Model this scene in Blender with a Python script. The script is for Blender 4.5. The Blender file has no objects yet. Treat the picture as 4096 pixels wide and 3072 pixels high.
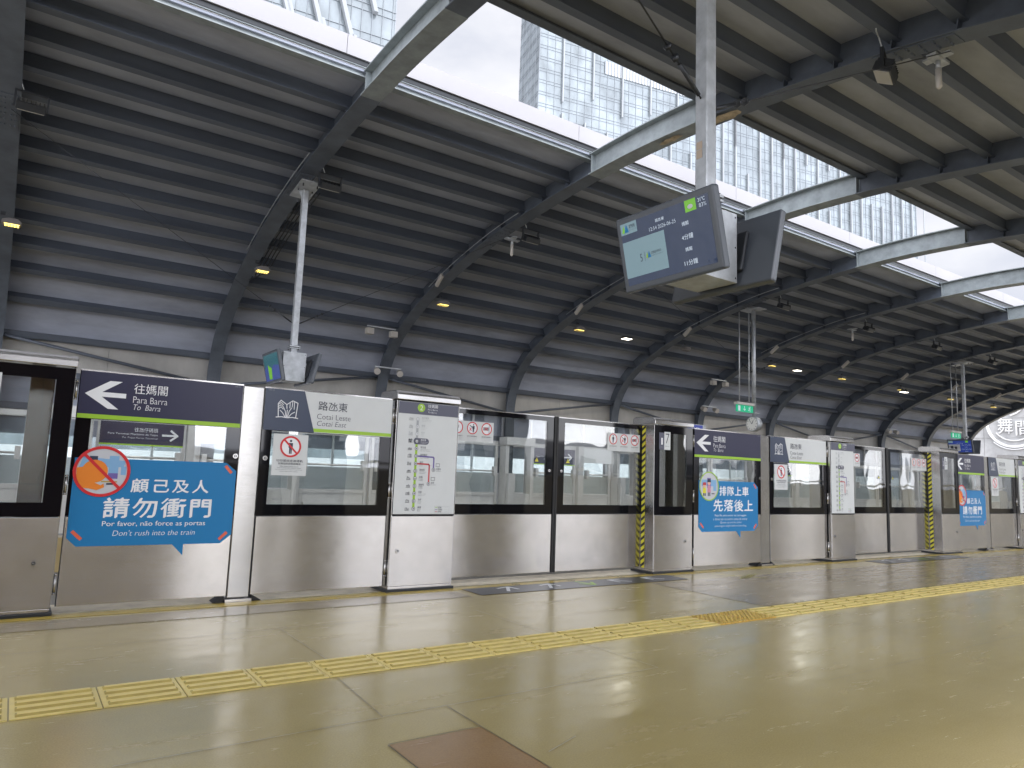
import bpy, bmesh, math, random
from mathutils import Vector, Matrix, noise
random.seed(7)
R = math.radians
scene = bpy.context.scene
C = scene.collection

# ------------------------------------------------------------------ camera
EYE = 0.95
F_PX, PITCH, ROLL, YAW = 2863.8, R(7.115), R(2.112), R(34.514)
cy, sy, cp, sp = math.cos(YAW), math.sin(YAW), math.cos(PITCH), math.sin(PITCH)
fw = Vector((sy*cp, cy*cp, sp)); rt = Vector((cy, -sy, 0)); up = rt.cross(fw)
rr = rt*math.cos(ROLL) + up*math.sin(ROLL); uu = -rt*math.sin(ROLL) + up*math.cos(ROLL)
cam_d = bpy.data.cameras.new('camera'); cam = bpy.data.objects.new('camera', cam_d); C.objects.link(cam)
M3 = Matrix((rr, uu, -fw)).transposed()
cam.matrix_world = Matrix.Translation((0, 0, EYE)) @ M3.to_4x4()
cam_d.sensor_width = 36; cam_d.lens = 36*F_PX/4096; cam_d.clip_start = 0.05; cam_d.clip_end = 3000
scene.camera = cam

# ------------------------------------------------------------------ sky, sun, exposure
SUN_EL, SUN_ROT = R(74), R(200)
w = bpy.data.worlds.new('World'); scene.world = w; w.use_nodes = True
nt = w.node_tree; nt.nodes.clear()
out = nt.nodes.new('ShaderNodeOutputWorld'); bg = nt.nodes.new('ShaderNodeBackground')
sky = nt.nodes.new('ShaderNodeTexSky'); sky.sky_type = 'NISHITA'; sky.sun_disc = False
sky.sun_elevation = SUN_EL; sky.sun_rotation = SUN_ROT; sky.air_density = 1.0; sky.dust_density = 3.0
tc = nt.nodes.new('ShaderNodeTexCoord'); mp = nt.nodes.new('ShaderNodeMapping'); mp.inputs['Scale'].default_value = (1, 1, 2.2)
nz = nt.nodes.new('ShaderNodeTexNoise'); nz.inputs['Scale'].default_value = 3.2; nz.inputs['Detail'].default_value = 7; nz.inputs['Roughness'].default_value = .55
cr = nt.nodes.new('ShaderNodeValToRGB')
cr.color_ramp.elements[0].position = .38; cr.color_ramp.elements[0].color = (7.8, 8.1, 9.2, 1)
cr.color_ramp.elements[1].position = .62; cr.color_ramp.elements[1].color = (11.0, 11.0, 11.4, 1)
mx = nt.nodes.new('ShaderNodeMixRGB'); mx.inputs[0].default_value = .88
nt.links.new(tc.outputs['Generated'], mp.inputs['Vector']); nt.links.new(mp.outputs[0], nz.inputs['Vector'])
nt.links.new(nz.outputs['Fac'], cr.inputs[0]); nt.links.new(sky.outputs[0], mx.inputs[1]); nt.links.new(cr.outputs[0], mx.inputs[2])
# the overcast is brighter on the side of the veiled sun
dt = nt.nodes.new('ShaderNodeVectorMath'); dt.operation = 'DOT_PRODUCT'; dt.inputs[1].default_value = (math.sin(SUN_ROT), math.cos(SUN_ROT), .15)
gr = nt.nodes.new('ShaderNodeMapRange'); gr.inputs[1].default_value = -.4; gr.inputs[2].default_value = .9; gr.inputs[3].default_value = .45; gr.inputs[4].default_value = 2.2
ml = nt.nodes.new('ShaderNodeVectorMath'); ml.operation = 'SCALE'
nt.links.new(tc.outputs['Generated'], dt.inputs[0]); nt.links.new(dt.outputs['Value'], gr.inputs[0]); nt.links.new(mx.outputs[0], ml.inputs[0]); nt.links.new(gr.outputs[0], ml.inputs['Scale'])
nt.links.new(ml.outputs[0], bg.inputs[0]); bg.inputs[1].default_value = .095
nt.links.new(bg.outputs[0], out.inputs[0])
sun_d = bpy.data.lights.new('sun', 'SUN'); sun_d.energy = 1.5; sun_d.angle = R(14); sun_d.color = (1, .96, .9)
sun = bpy.data.objects.new('sun', sun_d); C.objects.link(sun)
sdir = Vector((math.sin(SUN_ROT)*math.cos(SUN_EL), math.cos(SUN_ROT)*math.cos(SUN_EL), math.sin(SUN_EL)))
sun.rotation_euler = sdir.to_track_quat('Z', 'Y').to_euler(); sun.location = (0, 0, 60)
scene.view_settings.view_transform = 'Standard'; scene.view_settings.look = 'None'
scene.view_settings.gamma = 1; scene.view_settings.exposure = 1.25; scene.view_settings.use_curve_mapping = False
cyc = scene.cycles
cyc.use_denoising = True
try: cyc.denoiser = 'OPENIMAGEDENOISE'
except Exception: pass
cyc.max_bounces = 9; cyc.diffuse_bounces = 5; cyc.glossy_bounces = 5; cyc.transmission_bounces = 4; cyc.transparent_max_bounces = 24
cyc.sample_clamp_indirect = 6; cyc.caustics_reflective = True; cyc.blur_glossy = .3

# ------------------------------------------------------------------ materials
MATS = {}
def mat(name, col, rough=.5, metal=0., spec=.5, noise_amt=0., nscale=6., bump=0., bscale=40., emit=None, es=0., coat=0., coat_r=.1, stretch=None, aniso=0., rvar=0.):
    if name in MATS: return MATS[name]
    m = bpy.data.materials.new(name); m.use_nodes = True; n = m.node_tree; b = n.nodes['Principled BSDF']
    b.inputs['Base Color'].default_value = (*col, 1); b.inputs['Roughness'].default_value = rough
    b.inputs['Metallic'].default_value = metal; b.inputs['Specular IOR Level'].default_value = spec
    b.inputs['Coat Weight'].default_value = coat; b.inputs['Coat Roughness'].default_value = coat_r
    if aniso: b.inputs['Anisotropic'].default_value = aniso
    if emit: b.inputs['Emission Color'].default_value = (*emit, 1); b.inputs['Emission Strength'].default_value = es
    if noise_amt or bump or rvar:
        g = n.nodes.new('ShaderNodeNewGeometry'); mpp = n.nodes.new('ShaderNodeMapping')
        if stretch: mpp.inputs['Scale'].default_value = stretch
        n.links.new(g.outputs['Position'], mpp.inputs['Vector'])
        t = n.nodes.new('ShaderNodeTexNoise'); t.inputs['Scale'].default_value = nscale; t.inputs['Detail'].default_value = 6; t.inputs['Roughness'].default_value = .6
        n.links.new(mpp.outputs[0], t.inputs['Vector'])
        if noise_amt:
            mr = n.nodes.new('ShaderNodeMapRange'); mr.inputs[1].default_value = .3; mr.inputs[2].default_value = .7
            mr.inputs[3].default_value = 1-noise_amt; mr.inputs[4].default_value = 1+noise_amt
            n.links.new(t.outputs['Fac'], mr.inputs[0])
            mm = n.nodes.new('ShaderNodeVectorMath'); mm.operation = 'SCALE'; mm.inputs[0].default_value = col
            n.links.new(mr.outputs[0], mm.inputs['Scale']); n.links.new(mm.outputs[0], b.inputs['Base Color'])
        if rvar:
            m2 = n.nodes.new('ShaderNodeMapRange'); m2.inputs[1].default_value = .3; m2.inputs[2].default_value = .7
            m2.inputs[3].default_value = max(.02, rough-rvar); m2.inputs[4].default_value = rough+rvar
            n.links.new(t.outputs['Fac'], m2.inputs[0]); n.links.new(m2.outputs[0], b.inputs['Roughness'])
        if bump:
            t2 = n.nodes.new('ShaderNodeTexNoise'); t2.inputs['Scale'].default_value = bscale; t2.inputs['Detail'].default_value = 3
            n.links.new(mpp.outputs[0], t2.inputs['Vector'])
            bp = n.nodes.new('ShaderNodeBump'); bp.inputs['Strength'].default_value = bump; bp.inputs['Distance'].default_value = .01
            n.links.new(t2.outputs['Fac'], bp.inputs['Height']); n.links.new(bp.outputs[0], b.inputs['Normal'])
    MATS[name] = m
    return m
def glass_mat(name, tint=(.9, .95, .94), ior=1.5, boost=0.0):
    if name in MATS: return MATS[name]
    m = bpy.data.materials.new(name); m.use_nodes = True; n = m.node_tree; n.nodes.clear()
    o = n.nodes.new('ShaderNodeOutputMaterial'); mixs = n.nodes.new('ShaderNodeMixShader')
    tr = n.nodes.new('ShaderNodeBsdfTransparent'); tr.inputs[0].default_value = (*tint, 1)
    gl = n.nodes.new('ShaderNodeBsdfGlossy'); gl.inputs['Roughness'].default_value = .015
    fr = n.nodes.new('ShaderNodeFresnel'); fr.inputs[0].default_value = ior
    ad = n.nodes.new('ShaderNodeMath'); ad.operation = 'ADD'; ad.inputs[1].default_value = boost; ad.use_clamp = True
    g = n.nodes.new('ShaderNodeNewGeometry'); t = n.nodes.new('ShaderNodeTexNoise'); t.inputs['Scale'].default_value = 1.4
    n.links.new(g.outputs['Position'], t.inputs['Vector'])
    bp = n.nodes.new('ShaderNodeBump'); bp.inputs['Strength'].default_value = .25; bp.inputs['Distance'].default_value = .02
    n.links.new(t.outputs['Fac'], bp.inputs['Height']); n.links.new(bp.outputs[0], gl.inputs['Normal'])
    mi = n.nodes.new('ShaderNodeMix'); mi.inputs[2].default_value = ior; mi.inputs[3].default_value = 1/ior
    n.links.new(g.outputs['Backfacing'], mi.inputs[0]); n.links.new(mi.outputs[0], fr.inputs[0])
    n.links.new(fr.outputs[0], ad.inputs[0]); n.links.new(ad.outputs[0], mixs.inputs[0])
    n.links.new(tr.outputs[0], mixs.inputs[1]); n.links.new(gl.outputs[0], mixs.inputs[2]); n.links.new(mixs.outputs[0], o.inputs[0])
    MATS[name] = m; return m

STEEL = mat('painted_steel', (.09, .106, .132), .5, noise_amt=.22, nscale=3, bump=.15, bscale=30)
PURL = mat('purlin_steel', (.092, .108, .138), .5, noise_amt=.2, nscale=2.5, stretch=(.25, 1, 1))
GALV = mat('galvanised_paint', (.25, .28, .29), .45, metal=.15, noise_amt=.22, nscale=5, bump=.2, bscale=18)
GALVP = mat('galvanised_pole', (.46, .48, .50), .4, metal=.5, noise_amt=.2, nscale=9, bump=.15, bscale=40)
SHEET = mat('roof_sheet', (.36, .385, .455), .75, spec=.25, noise_amt=.22, nscale=1.2, bump=.1, bscale=6, stretch=(.5, 1.4, 1.4))
WHITE = mat('white_panel', (.72, .72, .74), .4, noise_amt=.04, nscale=1)
FASC = mat('fascia_paint', (.34, .335, .355), .4, noise_amt=.04, nscale=1)
WALLP = mat('wall_panel', (.40, .39, .37), .55, noise_amt=.18, nscale=1.6, stretch=(1, 1, .4))
BLACKG = mat('black_glass', (.006, .006, .008), .04, spec=.6)
BLACK = mat('black_rubber', (.012, .012, .013), .5)
DARKM = mat('dark_metal', (.03, .033, .038), .4, metal=.3)
GLASS = glass_mat('clear_glass', (.95, .97, .965), 1.5, .13)
GLASS2 = glass_mat('far_glass', (.84, .89, .89), 1.5, .03)
INDIGO = mat('sign_indigo', (.034, .034, .072), .3, spec=.35)
INDIGO2 = mat('sign_slate', (.085, .088, .13), .35)
NAVY = mat('sign_navy', (.035, .05, .095), .3)
LIME = mat('lime', (.32, .55, .03), .35)
TXTW = mat('text_white', (.80, .81, .83), .4)
PLATE = mat('sign_white', (.62, .64, .64), .35, noise_amt=.03)
TXTD = mat('text_dark', (.03, .035, .06), .4)
TXTG = mat('text_grey', (.36, .38, .40), .4)
BLUE = mat('sticker_blue', (.015, .19, .44), .4, spec=.35)
RED = mat('sign_red', (.62, .025, .03), .35)
ORANGE = mat('orange', (.80, .23, .02), .4)
ORBAR = mat('orange_red', (.72, .13, .06), .4)
PURPLE = mat('purple_line', (.16, .12, .38), .4)
SKYB = mat('pale_blue', (.22, .42, .66), .4)
PALE = mat('pale_grey', (.55, .56, .60), .4)
SKIN = mat('skin_tone', (.75, .45, .32), .5)
PINK = mat('pink_cloth', (.6, .25, .35), .5)
YELL = mat('safety_yellow', (.72, .66, .05), .4)
ACC = mat('accent_red', (.55, .05, .06), .4)
GREEN = mat('exit_green', (.0, .26, .13), .4, emit=(.0, .35, .17), es=.35)
TACT = mat('tactile_yellow', (.80, .66, .25), .42, noise_amt=.12, nscale=7, bump=.05, bscale=60)
TACT_SHADE = mat('tactile_side_shade', (.43, .33, .09), .5, noise_amt=.2, nscale=12)  # darker tone paints the shade on the flanks of bars and dots
TACT2 = mat('tactile_amber', (.62, .38, .06), .42, noise_amt=.15, nscale=9)
LINEY = mat('line_yellow', (.50, .36, .05), .3, noise_amt=.2, nscale=5)
QUEUE = mat('queue_mark', (.05, .052, .06), .3, noise_amt=.15, nscale=8)
CONC = mat('concrete', (.34, .33, .31), .8, noise_amt=.25, nscale=2, bump=.3, bscale=20)
EDGE = mat('platform_edge', (.78, .70, .55), .5, noise_amt=.2, nscale=10)
STONE = mat('stone_cladding', (.36, .36, .36), .8, noise_amt=.2, nscale=1.5, bump=.2, bscale=12)
LAMPY = mat('lamp_glow', (.9, .8, .4), .4, emit=(1, .74, .16), es=1.3)
LAMPW = mat('led_glow', (.9, .9, .8), .4, emit=(1, .93, .78), es=3)
LAMPB = mat('lamp_body', (.20, .185, .18), .5, metal=.2)
LAMPOFF = mat('lamp_lens', (.45, .43, .38), .35)
BEIGE = mat('beige_plastic', (.52, .49, .45), .5)
SCRW = mat('screen_pale', (.11, .18, .21), .08, bump=.6, bscale=2.6, emit=(.28, .42, .48), es=.15)
SCRN = mat('screen_navy', (.006, .01, .03), .05, spec=.5, coat=.15, coat_r=.03, bump=1, bscale=2.6, emit=(.02, .035, .07), es=.35)
SCRB = mat('screen_blue', (.01, .015, .06), .12, emit=(.02, .04, .18), es=.45)
SCRG = mat('screen_green', (.1, .3, .02), .2, emit=(.18, .48, .03), es=.2)
SCRT = mat('screen_text', (.4, .45, .5), .3, emit=(.5, .58, .68), es=.3)
TEAL = mat('screen_teal', (.02, .1, .13), .15, emit=(.02, .10, .12), es=.2)
BEZEL = mat('bezel', (.075, .085, .10), .25, spec=.5)
CREAM = mat('clock_face', (.75, .75, .72), .4)

def steel_mat(name, col, rough, swirl=.5):
    m = bpy.data.materials.new(name); m.use_nodes = True; n = m.node_tree; b = n.nodes['Principled BSDF']
    b.inputs['Metallic'].default_value = 1; b.inputs['Base Color'].default_value = (*col, 1)
    b.inputs['Anisotropic'].default_value = 1.0
    tg = n.nodes.new('ShaderNodeCombineXYZ'); tg.inputs[2].default_value = 1; n.links.new(tg.outputs[0], b.inputs['Tangent'])
    g = n.nodes.new('ShaderNodeNewGeometry'); mpp = n.nodes.new('ShaderNodeMapping'); mpp.inputs['Scale'].default_value = (3, 3, 220)
    n.links.new(g.outputs['Position'], mpp.inputs['Vector'])
    t = n.nodes.new('ShaderNodeTexNoise'); t.inputs['Scale'].default_value = 2; t.inputs['Detail'].default_value = 3
    n.links.new(mpp.outputs[0], t.inputs['Vector'])
    mr = n.nodes.new('ShaderNodeMapRange'); mr.inputs[1].default_value = .3; mr.inputs[2].default_value = .7
    mr.inputs[3].default_value = rough-.035; mr.inputs[4].default_value = rough+.045
    s = n.nodes.new('ShaderNodeTexNoise'); s.inputs['Scale'].default_value = 2.2; s.inputs['Detail'].default_value = 4; s.inputs['Distortion'].default_value = 1.5
    n.links.new(g.outputs['Position'], s.inputs['Vector'])
    ad = n.nodes.new('ShaderNodeMath'); ad.operation = 'MULTIPLY_ADD'; ad.inputs[1].default_value = .3; 
    n.links.new(s.outputs['Fac'], ad.inputs[0]); 
    md = n.nodes.new('ShaderNodeMath'); md.operation = 'MULTIPLY'; md.inputs[1].default_value = .8
    n.links.new(t.outputs['Fac'], md.inputs[0]); n.links.new(md.outputs[0], ad.inputs[2])
    n.links.new(ad.outputs[0], mr.inputs[0]); n.links.new(mr.outputs[0], b.inputs['Roughness'])
    bp = n.nodes.new('ShaderNodeBump'); bp.inputs['Strength'].default_value = swirl; bp.inputs['Distance'].default_value = .012
    s2 = n.nodes.new('ShaderNodeTexNoise'); s2.inputs['Scale'].default_value = 2.4; s2.inputs['Detail'].default_value = 1
    n.links.new(g.outputs['Position'], s2.inputs['Vector'])
    n.links.new(s2.outputs['Fac'], bp.inputs['Height']); n.links.new(bp.outputs[0], b.inputs['Normal'])
    # smears and handling marks
    s3 = n.nodes.new('ShaderNodeTexNoise'); s3.inputs['Scale'].default_value = 5; s3.inputs['Detail'].default_value = 8; s3.inputs['Roughness'].default_value = .7
    n.links.new(g.outputs['Position'], s3.inputs['Vector'])
    m3 = n.nodes.new('ShaderNodeMapRange'); m3.inputs[1].default_value = .3; m3.inputs[2].default_value = .7; m3.inputs[3].default_value = .9; m3.inputs[4].default_value = 1.06
    n.links.new(s3.outputs['Fac'], m3.inputs[0]); vm = n.nodes.new('ShaderNodeVectorMath'); vm.operation = 'SCALE'; vm.inputs[0].default_value = col
    n.links.new(m3.outputs[0], vm.inputs['Scale']); n.links.new(vm.outputs[0], b.inputs['Base Color'])
    MATS[name] = m; return m
INOX = steel_mat('brushed_steel', (.58, .555, .53), .22, .08)
INOXS = steel_mat('polished_steel', (.53, .52, .51), .21, .14)

def floor_material(name, c1, c2, wear=(.42, .37, .30)):
    m = bpy.data.materials.new(name); m.use_nodes = True; n = m.node_tree; b = n.nodes['Principled BSDF']
    g = n.nodes.new('ShaderNodeNewGeometry')
    t = n.nodes.new('ShaderNodeTexNoise'); t.inputs['Scale'].default_value = .55; t.inputs['Detail'].default_value = 8; t.inputs['Roughness'].default_value = .62
    n.links.new(g.outputs['Position'], t.inputs['Vector'])
    cr = n.nodes.new('ShaderNodeValToRGB'); cr.color_ramp.elements[0].position = .35; cr.color_ramp.elements[0].color = (*c1, 1)
    cr.color_ramp.elements[1].position = .66; cr.color_ramp.elements[1].color = (*c2, 1)
    n.links.new(t.outputs['Fac'], cr.inputs[0])
    mp2 = n.nodes.new('ShaderNodeMapping'); mp2.inputs['Scale'].default_value = (1.2, 5, 1); mp2.inputs['Rotation'].default_value = (0, 0, .35)
    n.links.new(g.outputs['Position'], mp2.inputs['Vector'])
    sc = n.nodes.new('ShaderNodeTexNoise'); sc.inputs['Scale'].default_value = 1.3; sc.inputs['Detail'].default_value = 10; sc.inputs['Roughness'].default_value = .75
    n.links.new(mp2.outputs[0], sc.inputs['Vector'])
    fine = n.nodes.new('ShaderNodeTexNoise'); fine.inputs['Scale'].default_value = 160; fine.inputs['Detail'].default_value = 2
    n.links.new(g.outputs['Position'], fine.inputs['Vector'])
    mr = n.nodes.new('ShaderNodeMapRange'); mr.inputs[1].default_value = .56; mr.inputs[2].default_value = .75; mr.inputs[3].default_value = 0; mr.inputs[4].default_value = .07
    n.links.new(sc.outputs['Fac'], mr.inputs[0])
    mix = n.nodes.new('ShaderNodeMixRGB'); n.links.new(mr.outputs[0], mix.inputs[0]); n.links.new(cr.outputs[0], mix.inputs[1]); mix.inputs[2].default_value = (*wear, 1)
    mf = n.nodes.new('ShaderNodeMapRange'); mf.inputs[1].default_value = .3; mf.inputs[2].default_value = .7; mf.inputs[3].default_value = .88; mf.inputs[4].default_value = 1.1
    n.links.new(fine.outputs['Fac'], mf.inputs[0])
    vm = n.nodes.new('ShaderNodeVectorMath'); vm.operation = 'SCALE'; n.links.new(mix.outputs[0], vm.inputs[0]); n.links.new(mf.outputs[0], vm.inputs['Scale'])
    n.links.new(vm.outputs[0], b.inputs['Base Color'])
    rm = n.nodes.new('ShaderNodeMapRange'); rm.inputs[1].default_value = .35; rm.inputs[2].default_value = .7; rm.inputs[3].default_value = .16; rm.inputs[4].default_value = .32
    n.links.new(sc.outputs['Fac'], rm.inputs[0]); n.links.new(rm.outputs[0], b.inputs['Roughness'])
    b.inputs['Specular IOR Level'].default_value = .6
    b.inputs['Coat Weight'].default_value = .1; b.inputs['Coat Roughness'].default_value = .32
    bp = n.nodes.new('ShaderNodeBump'); bp.inputs['Strength'].default_value = .10; bp.inputs['Distance'].default_value = .01
    b1 = n.nodes.new('ShaderNodeTexNoise'); b1.inputs['Scale'].default_value = 9; b1.inputs['Detail'].default_value = 5
    n.links.new(g.outputs['Position'], b1.inputs['Vector']); n.links.new(b1.outputs['Fac'], bp.inputs['Height']); n.links.new(bp.outputs[0], b.inputs['Normal'])
    MATS[name] = m; return m
FLOOR = floor_material('floor_epoxy', (.375, .30, .115), (.45, .365, .155))
FLOORB = floor_material('floor_brown', (.255, .20, .10), (.32, .255, .135))
FLOORP = floor_material('floor_patch_mat', (.29, .175, .07), (.35, .22, .10))

# ------------------------------------------------------------------ mesh helpers
class MB:
    def __init__(s): s.bm = bmesh.new(); s.mats = []; s.smooth = False
    def mi(s, m):
        if m not in s.mats: s.mats.append(m)
        return s.mats.index(m)
    def face(s, pts, m):
        vs = [s.bm.verts.new(p) for p in pts]
        f = s.bm.faces.new(vs); f.material_index = s.mi(m); return f
    def box(s, x0, x1, y0, y1, z0, z1, m, T=None):
        P = [(x0,y0,z0),(x1,y0,z0),(x1,y1,z0),(x0,y1,z0),(x0,y0,z1),(x1,y0,z1),(x1,y1,z1),(x0,y1,z1)]
        if T is not None: P = [T @ Vector(p) for p in P]
        vs = [s.bm.verts.new(p) for p in P]; k = s.mi(m)
        for q in ((0,3,2,1),(4,5,6,7),(0,1,5,4),(1,2,6,5),(2,3,7,6),(3,0,4,7)):
            f = s.bm.faces.new([vs[i] for i in q]); f.material_index = k
        return s
    def prism(s, pts, axis, a, b, m, T=None):
        # pts: list of 2D in the plane normal to axis ('x': (y,z), 'y': (x,z), 'z': (x,y))
        def P(p, c): 
            v = Vector({'x': (c, p[0], p[1]), 'y': (p[0], c, p[1]), 'z': (p[0], p[1], c)}[axis])
            return T @ v if T is not None else v
        A = [s.bm.verts.new(P(p, a)) for p in pts]; B = [s.bm.verts.new(P(p, b)) for p in pts]; k = s.mi(m); n = len(pts)
        fs = [s.bm.faces.new(A), s.bm.faces.new(B[::-1])]
        for i in range(n): fs.append(s.bm.faces.new([A[i], B[i], B[(i+1) % n], A[(i+1) % n]]))
        for f in fs: f.material_index = k
        return s
    def tube(s, pts, r, m, n=10, cap=True):
        pts = [Vector(p) for p in pts]; k = s.mi(m); rings = []
        rs = r if isinstance(r, (list, tuple)) else [r]*len(pts)
        for i, p in enumerate(pts):
            d = (pts[min(i+1, len(pts)-1)] - pts[max(i-1, 0)]).normalized()
            a = d.orthogonal().normalized() if i == 0 else (pa - d*pa.dot(d)).normalized()
            pa = a; b = d.cross(a)
            rings.append([s.bm.verts.new(p + (a*math.cos(2*math.pi*j/n) + b*math.sin(2*math.pi*j/n))*rs[i]) for j in range(n)])
        for i in range(len(rings)-1):
            for j in range(n):
                f = s.bm.faces.new([rings[i][j], rings[i][(j+1) % n], rings[i+1][(j+1) % n], rings[i+1][j]]); f.material_index = k; f.smooth = True
        if cap:
            f = s.bm.faces.new(rings[0][::-1]); f.material_index = k
            f = s.bm.faces.new(rings[-1]); f.material_index = k
        return s
    def build(s, name, parent=None, loc=(0,0,0), bevel=0., seg=2):
        bmesh.ops.recalc_face_normals(s.bm, faces=s.bm.faces[:])
        me = bpy.data.meshes.new(name); s.bm.to_mesh(me); s.bm.free()
        for m in s.mats: me.materials.append(m)
        o = bpy.data.objects.new(name, me); C.objects.link(o); o.location = loc
        if parent: o.parent = parent
        if bevel:
            b = o.modifiers.new('edge', 'BEVEL'); b.width = bevel; b.segments = seg; b.limit_method = 'ANGLE'; b.angle_limit = R(40)
        return o
def tag(o, label=None, cat=None, group=None, kind=None):
    if label: o['label'] = label
    if cat: o['category'] = cat
    if group: o['group'] = group
    if kind: o['kind'] = kind
    return o
def thing(name, label, cat, loc=(0,0,0), rz=0, group=None):
    o = bpy.data.objects.new(name, None); C.objects.link(o); o.location = loc; o.rotation_euler = (0, 0, rz); o.empty_display_size = .1
    return tag(o, label, cat, group)
def copy_tree(o, parent=None):
    c = o.copy(); C.objects.link(c)
    if parent: c.parent = parent
    for ch in list(o.children): copy_tree(ch, c)
    return c

# ---- flat artwork: shapes on a plane (u right, v up), layered outwards
_tc = {}
def text_geo(s, spacing=1.0, bold=0.0):
    key = (s, spacing, bold)
    if key in _tc: return _tc[key]
    cu = bpy.data.curves.new('t', 'FONT'); cu.body = s; cu.size = 1; cu.resolution_u = 3; cu.space_character = spacing; cu.fill_mode = 'FRONT'
    cu.offset = -.012 if s.isascii() else 0
    ob = bpy.data.objects.new('t', cu); C.objects.link(ob)
    bpy.context.view_layer.update()
    dg = bpy.context.evaluated_depsgraph_get(); me = bpy.data.meshes.new_from_object(ob.evaluated_get(dg))
    vs = [(v.co.x, v.co.y) for v in me.vertices]; fs = [list(p.vertices) for p in me.polygons]
    bpy.data.objects.remove(ob); bpy.data.curves.remove(cu); bpy.data.meshes.remove(me)
    _tc[key] = (vs, fs); return _tc[key]
class Art:
    """frame: origin o, unit vectors u, v, normal n (towards the viewer)"""
    def __init__(s, o, u=(1,0,0), v=(0,0,1), n=(0,-1,0), step=.0008):
        s.o = Vector(o); s.u = Vector(u).normalized(); s.v = Vector(v).normalized(); s.n = Vector(n).normalized(); s.st = step; s.mb = MB()
    def P(s, x, y, L): return s.o + s.u*x + s.v*y + s.n*(s.st*L)
    def poly(s, pts, m, L=1): s.mb.face([s.P(x, y, L) for x, y in pts], m); return s
    def rect(s, x0, y0, x1, y1, m, L=1): return s.poly([(x0,y0),(x1,y0),(x1,y1),(x0,y1)], m, L)
    def disc(s, cx, cy_, r, m, L=1, n=28, ry=None): return s.poly([(cx+r*math.cos(2*math.pi*i/n), cy_+(ry or r)*math.sin(2*math.pi*i/n)) for i in range(n)], m, L)
    def ring(s, cx, cy_, r0, r1, m, L=1, n=32, k=1, a0=0, a1=2*math.pi):
        for i in range(n):
            a, b = a0+(a1-a0)*i/n, a0+(a1-a0)*(i+1)/n
            s.poly([(cx+r0*math.cos(a), cy_+k*r0*math.sin(a)), (cx+r1*math.cos(a), cy_+k*r1*math.sin(a)), (cx+r1*math.cos(b), cy_+k*r1*math.sin(b)), (cx+r0*math.cos(b), cy_+k*r0*math.sin(b))], m, L)
        return s
    def line(s, pts, wd, m, L=1):
        for (x0, y0), (x1, y1) in zip(pts, pts[1:]):
            dx, dy = x1-x0, y1-y0; l = math.hypot(dx, dy) or 1; nx, ny = -dy/l*wd/2, dx/l*wd/2; ex, ey = dx/l*wd*.3, dy/l*wd*.3
            s.poly([(x0-ex+nx, y0-ey+ny), (x0-ex-nx, y0-ey-ny), (x1+ex-nx, y1+ey-ny), (x1+ex+nx, y1+ey+ny)], m, L)
        return s
    def text(s, t, x0, y0, x1, y1, m, L=2, ital=0, spacing=1.0, bold=0.0):
        """fit the ink of t into the box"""
        if bold: s.text(t, x0+bold*.35*(y1-y0), y0+bold*.3*(y1-y0), x1+bold*.35*(y1-y0), y1+bold*.3*(y1-y0), m, L+.4, ital, spacing)
        vs, fs = text_geo(t, spacing, 0)
        if not vs: return s
        X0 = min(v[0] for v in vs); X1 = max(v[0] for v in vs); Y0 = min(v[1] for v in vs); Y1 = max(v[1] for v in vs)
        sx = (x1-x0)/max(X1-X0, 1e-6); sy_ = (y1-y0)/max(Y1-Y0, 1e-6)
        k = s.mb.mi(m); V = []
        for a, b in vs:
            yy = y0+(b-Y0)*sy_; xx = x0+(a-X0)*sx + ital*(yy-y0)
            V.append(s.mb.bm.verts.new(s.P(xx, yy, L)))
        for f in fs:
            try: g = s.mb.bm.faces.new([V[i] for i in f]); g.material_index = k
            except ValueError: pass
        return s
    def build(s, name, parent=None): return s.mb.build(name, parent)

# ------------------------------------------------------------------ the hall: curve of the soffit
HC = 7.9        # centre line of the hall (y)
XS, XE = -9.0, 42.0
RIBX = [3.65+4.2*(k-1) for k in range(-1, 11)]
_h = [(0, 6.17), (1.6, 6.11), (3.1, 5.97), (4.4, 5.80), (5.9, 5.47), (7.05, 5.12), (7.9, 4.77), (8.6, 4.40), (9.05, 4.05), (9.38, 3.65), (9.57, 3.25), (9.65, 2.8), (9.65, 2.0), (9.65, 0.0)]
def _cat(P, n=6):
    Q = []
    for i in range(len(P)-1):
        p0 = P[max(i-1, 0)] if i else (-P[1][0], P[1][1]); p1 = P[i]; p2 = P[i+1]; p3 = P[min(i+2, len(P)-1)]
        for j in range(n):
            t = j/n
            Q.append(tuple(.5*((2*p1[a]) + (-p0[a]+p2[a])*t + (2*p0[a]-5*p1[a]+4*p2[a]-p3[a])*t*t + (-p0[a]+3*p1[a]-3*p2[a]+p3[a])*t**3) for a in (0, 1)))
    Q.append(P[-1]); return Q
HALF = _cat(_h)
HALF = [p for p in HALF if p[0] >= -1e-6]
ARC = [0.]
for a, b in zip(HALF, HALF[1:]): ARC.append(ARC[-1]+math.hypot(b[0]-a[0], b[1]-a[1]))
def at_arc(s_):
    """point, outward normal, tangent on the half curve (u, z) at arc length s_"""
    for i in range(len(ARC)-1):
        if ARC[i+1] >= s_ or i == len(ARC)-2:
            t = (s_-ARC[i])/(ARC[i+1]-ARC[i]); a, b = HALF[i], HALF[i+1]
            d = Vector((b[0]-a[0], b[1]-a[1])).normalized()
            return Vector((a[0]+(b[0]-a[0])*t, a[1]+(b[1]-a[1])*t)), Vector((-d.y, d.x)), d
S_OPEN = 1.2          # the slit in the roof reaches 1.2 m each side of the centre line
S_END = ARC[-1]
NEAR_END = 8.3       # the vault is open to the street beyond this on the near side
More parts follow.
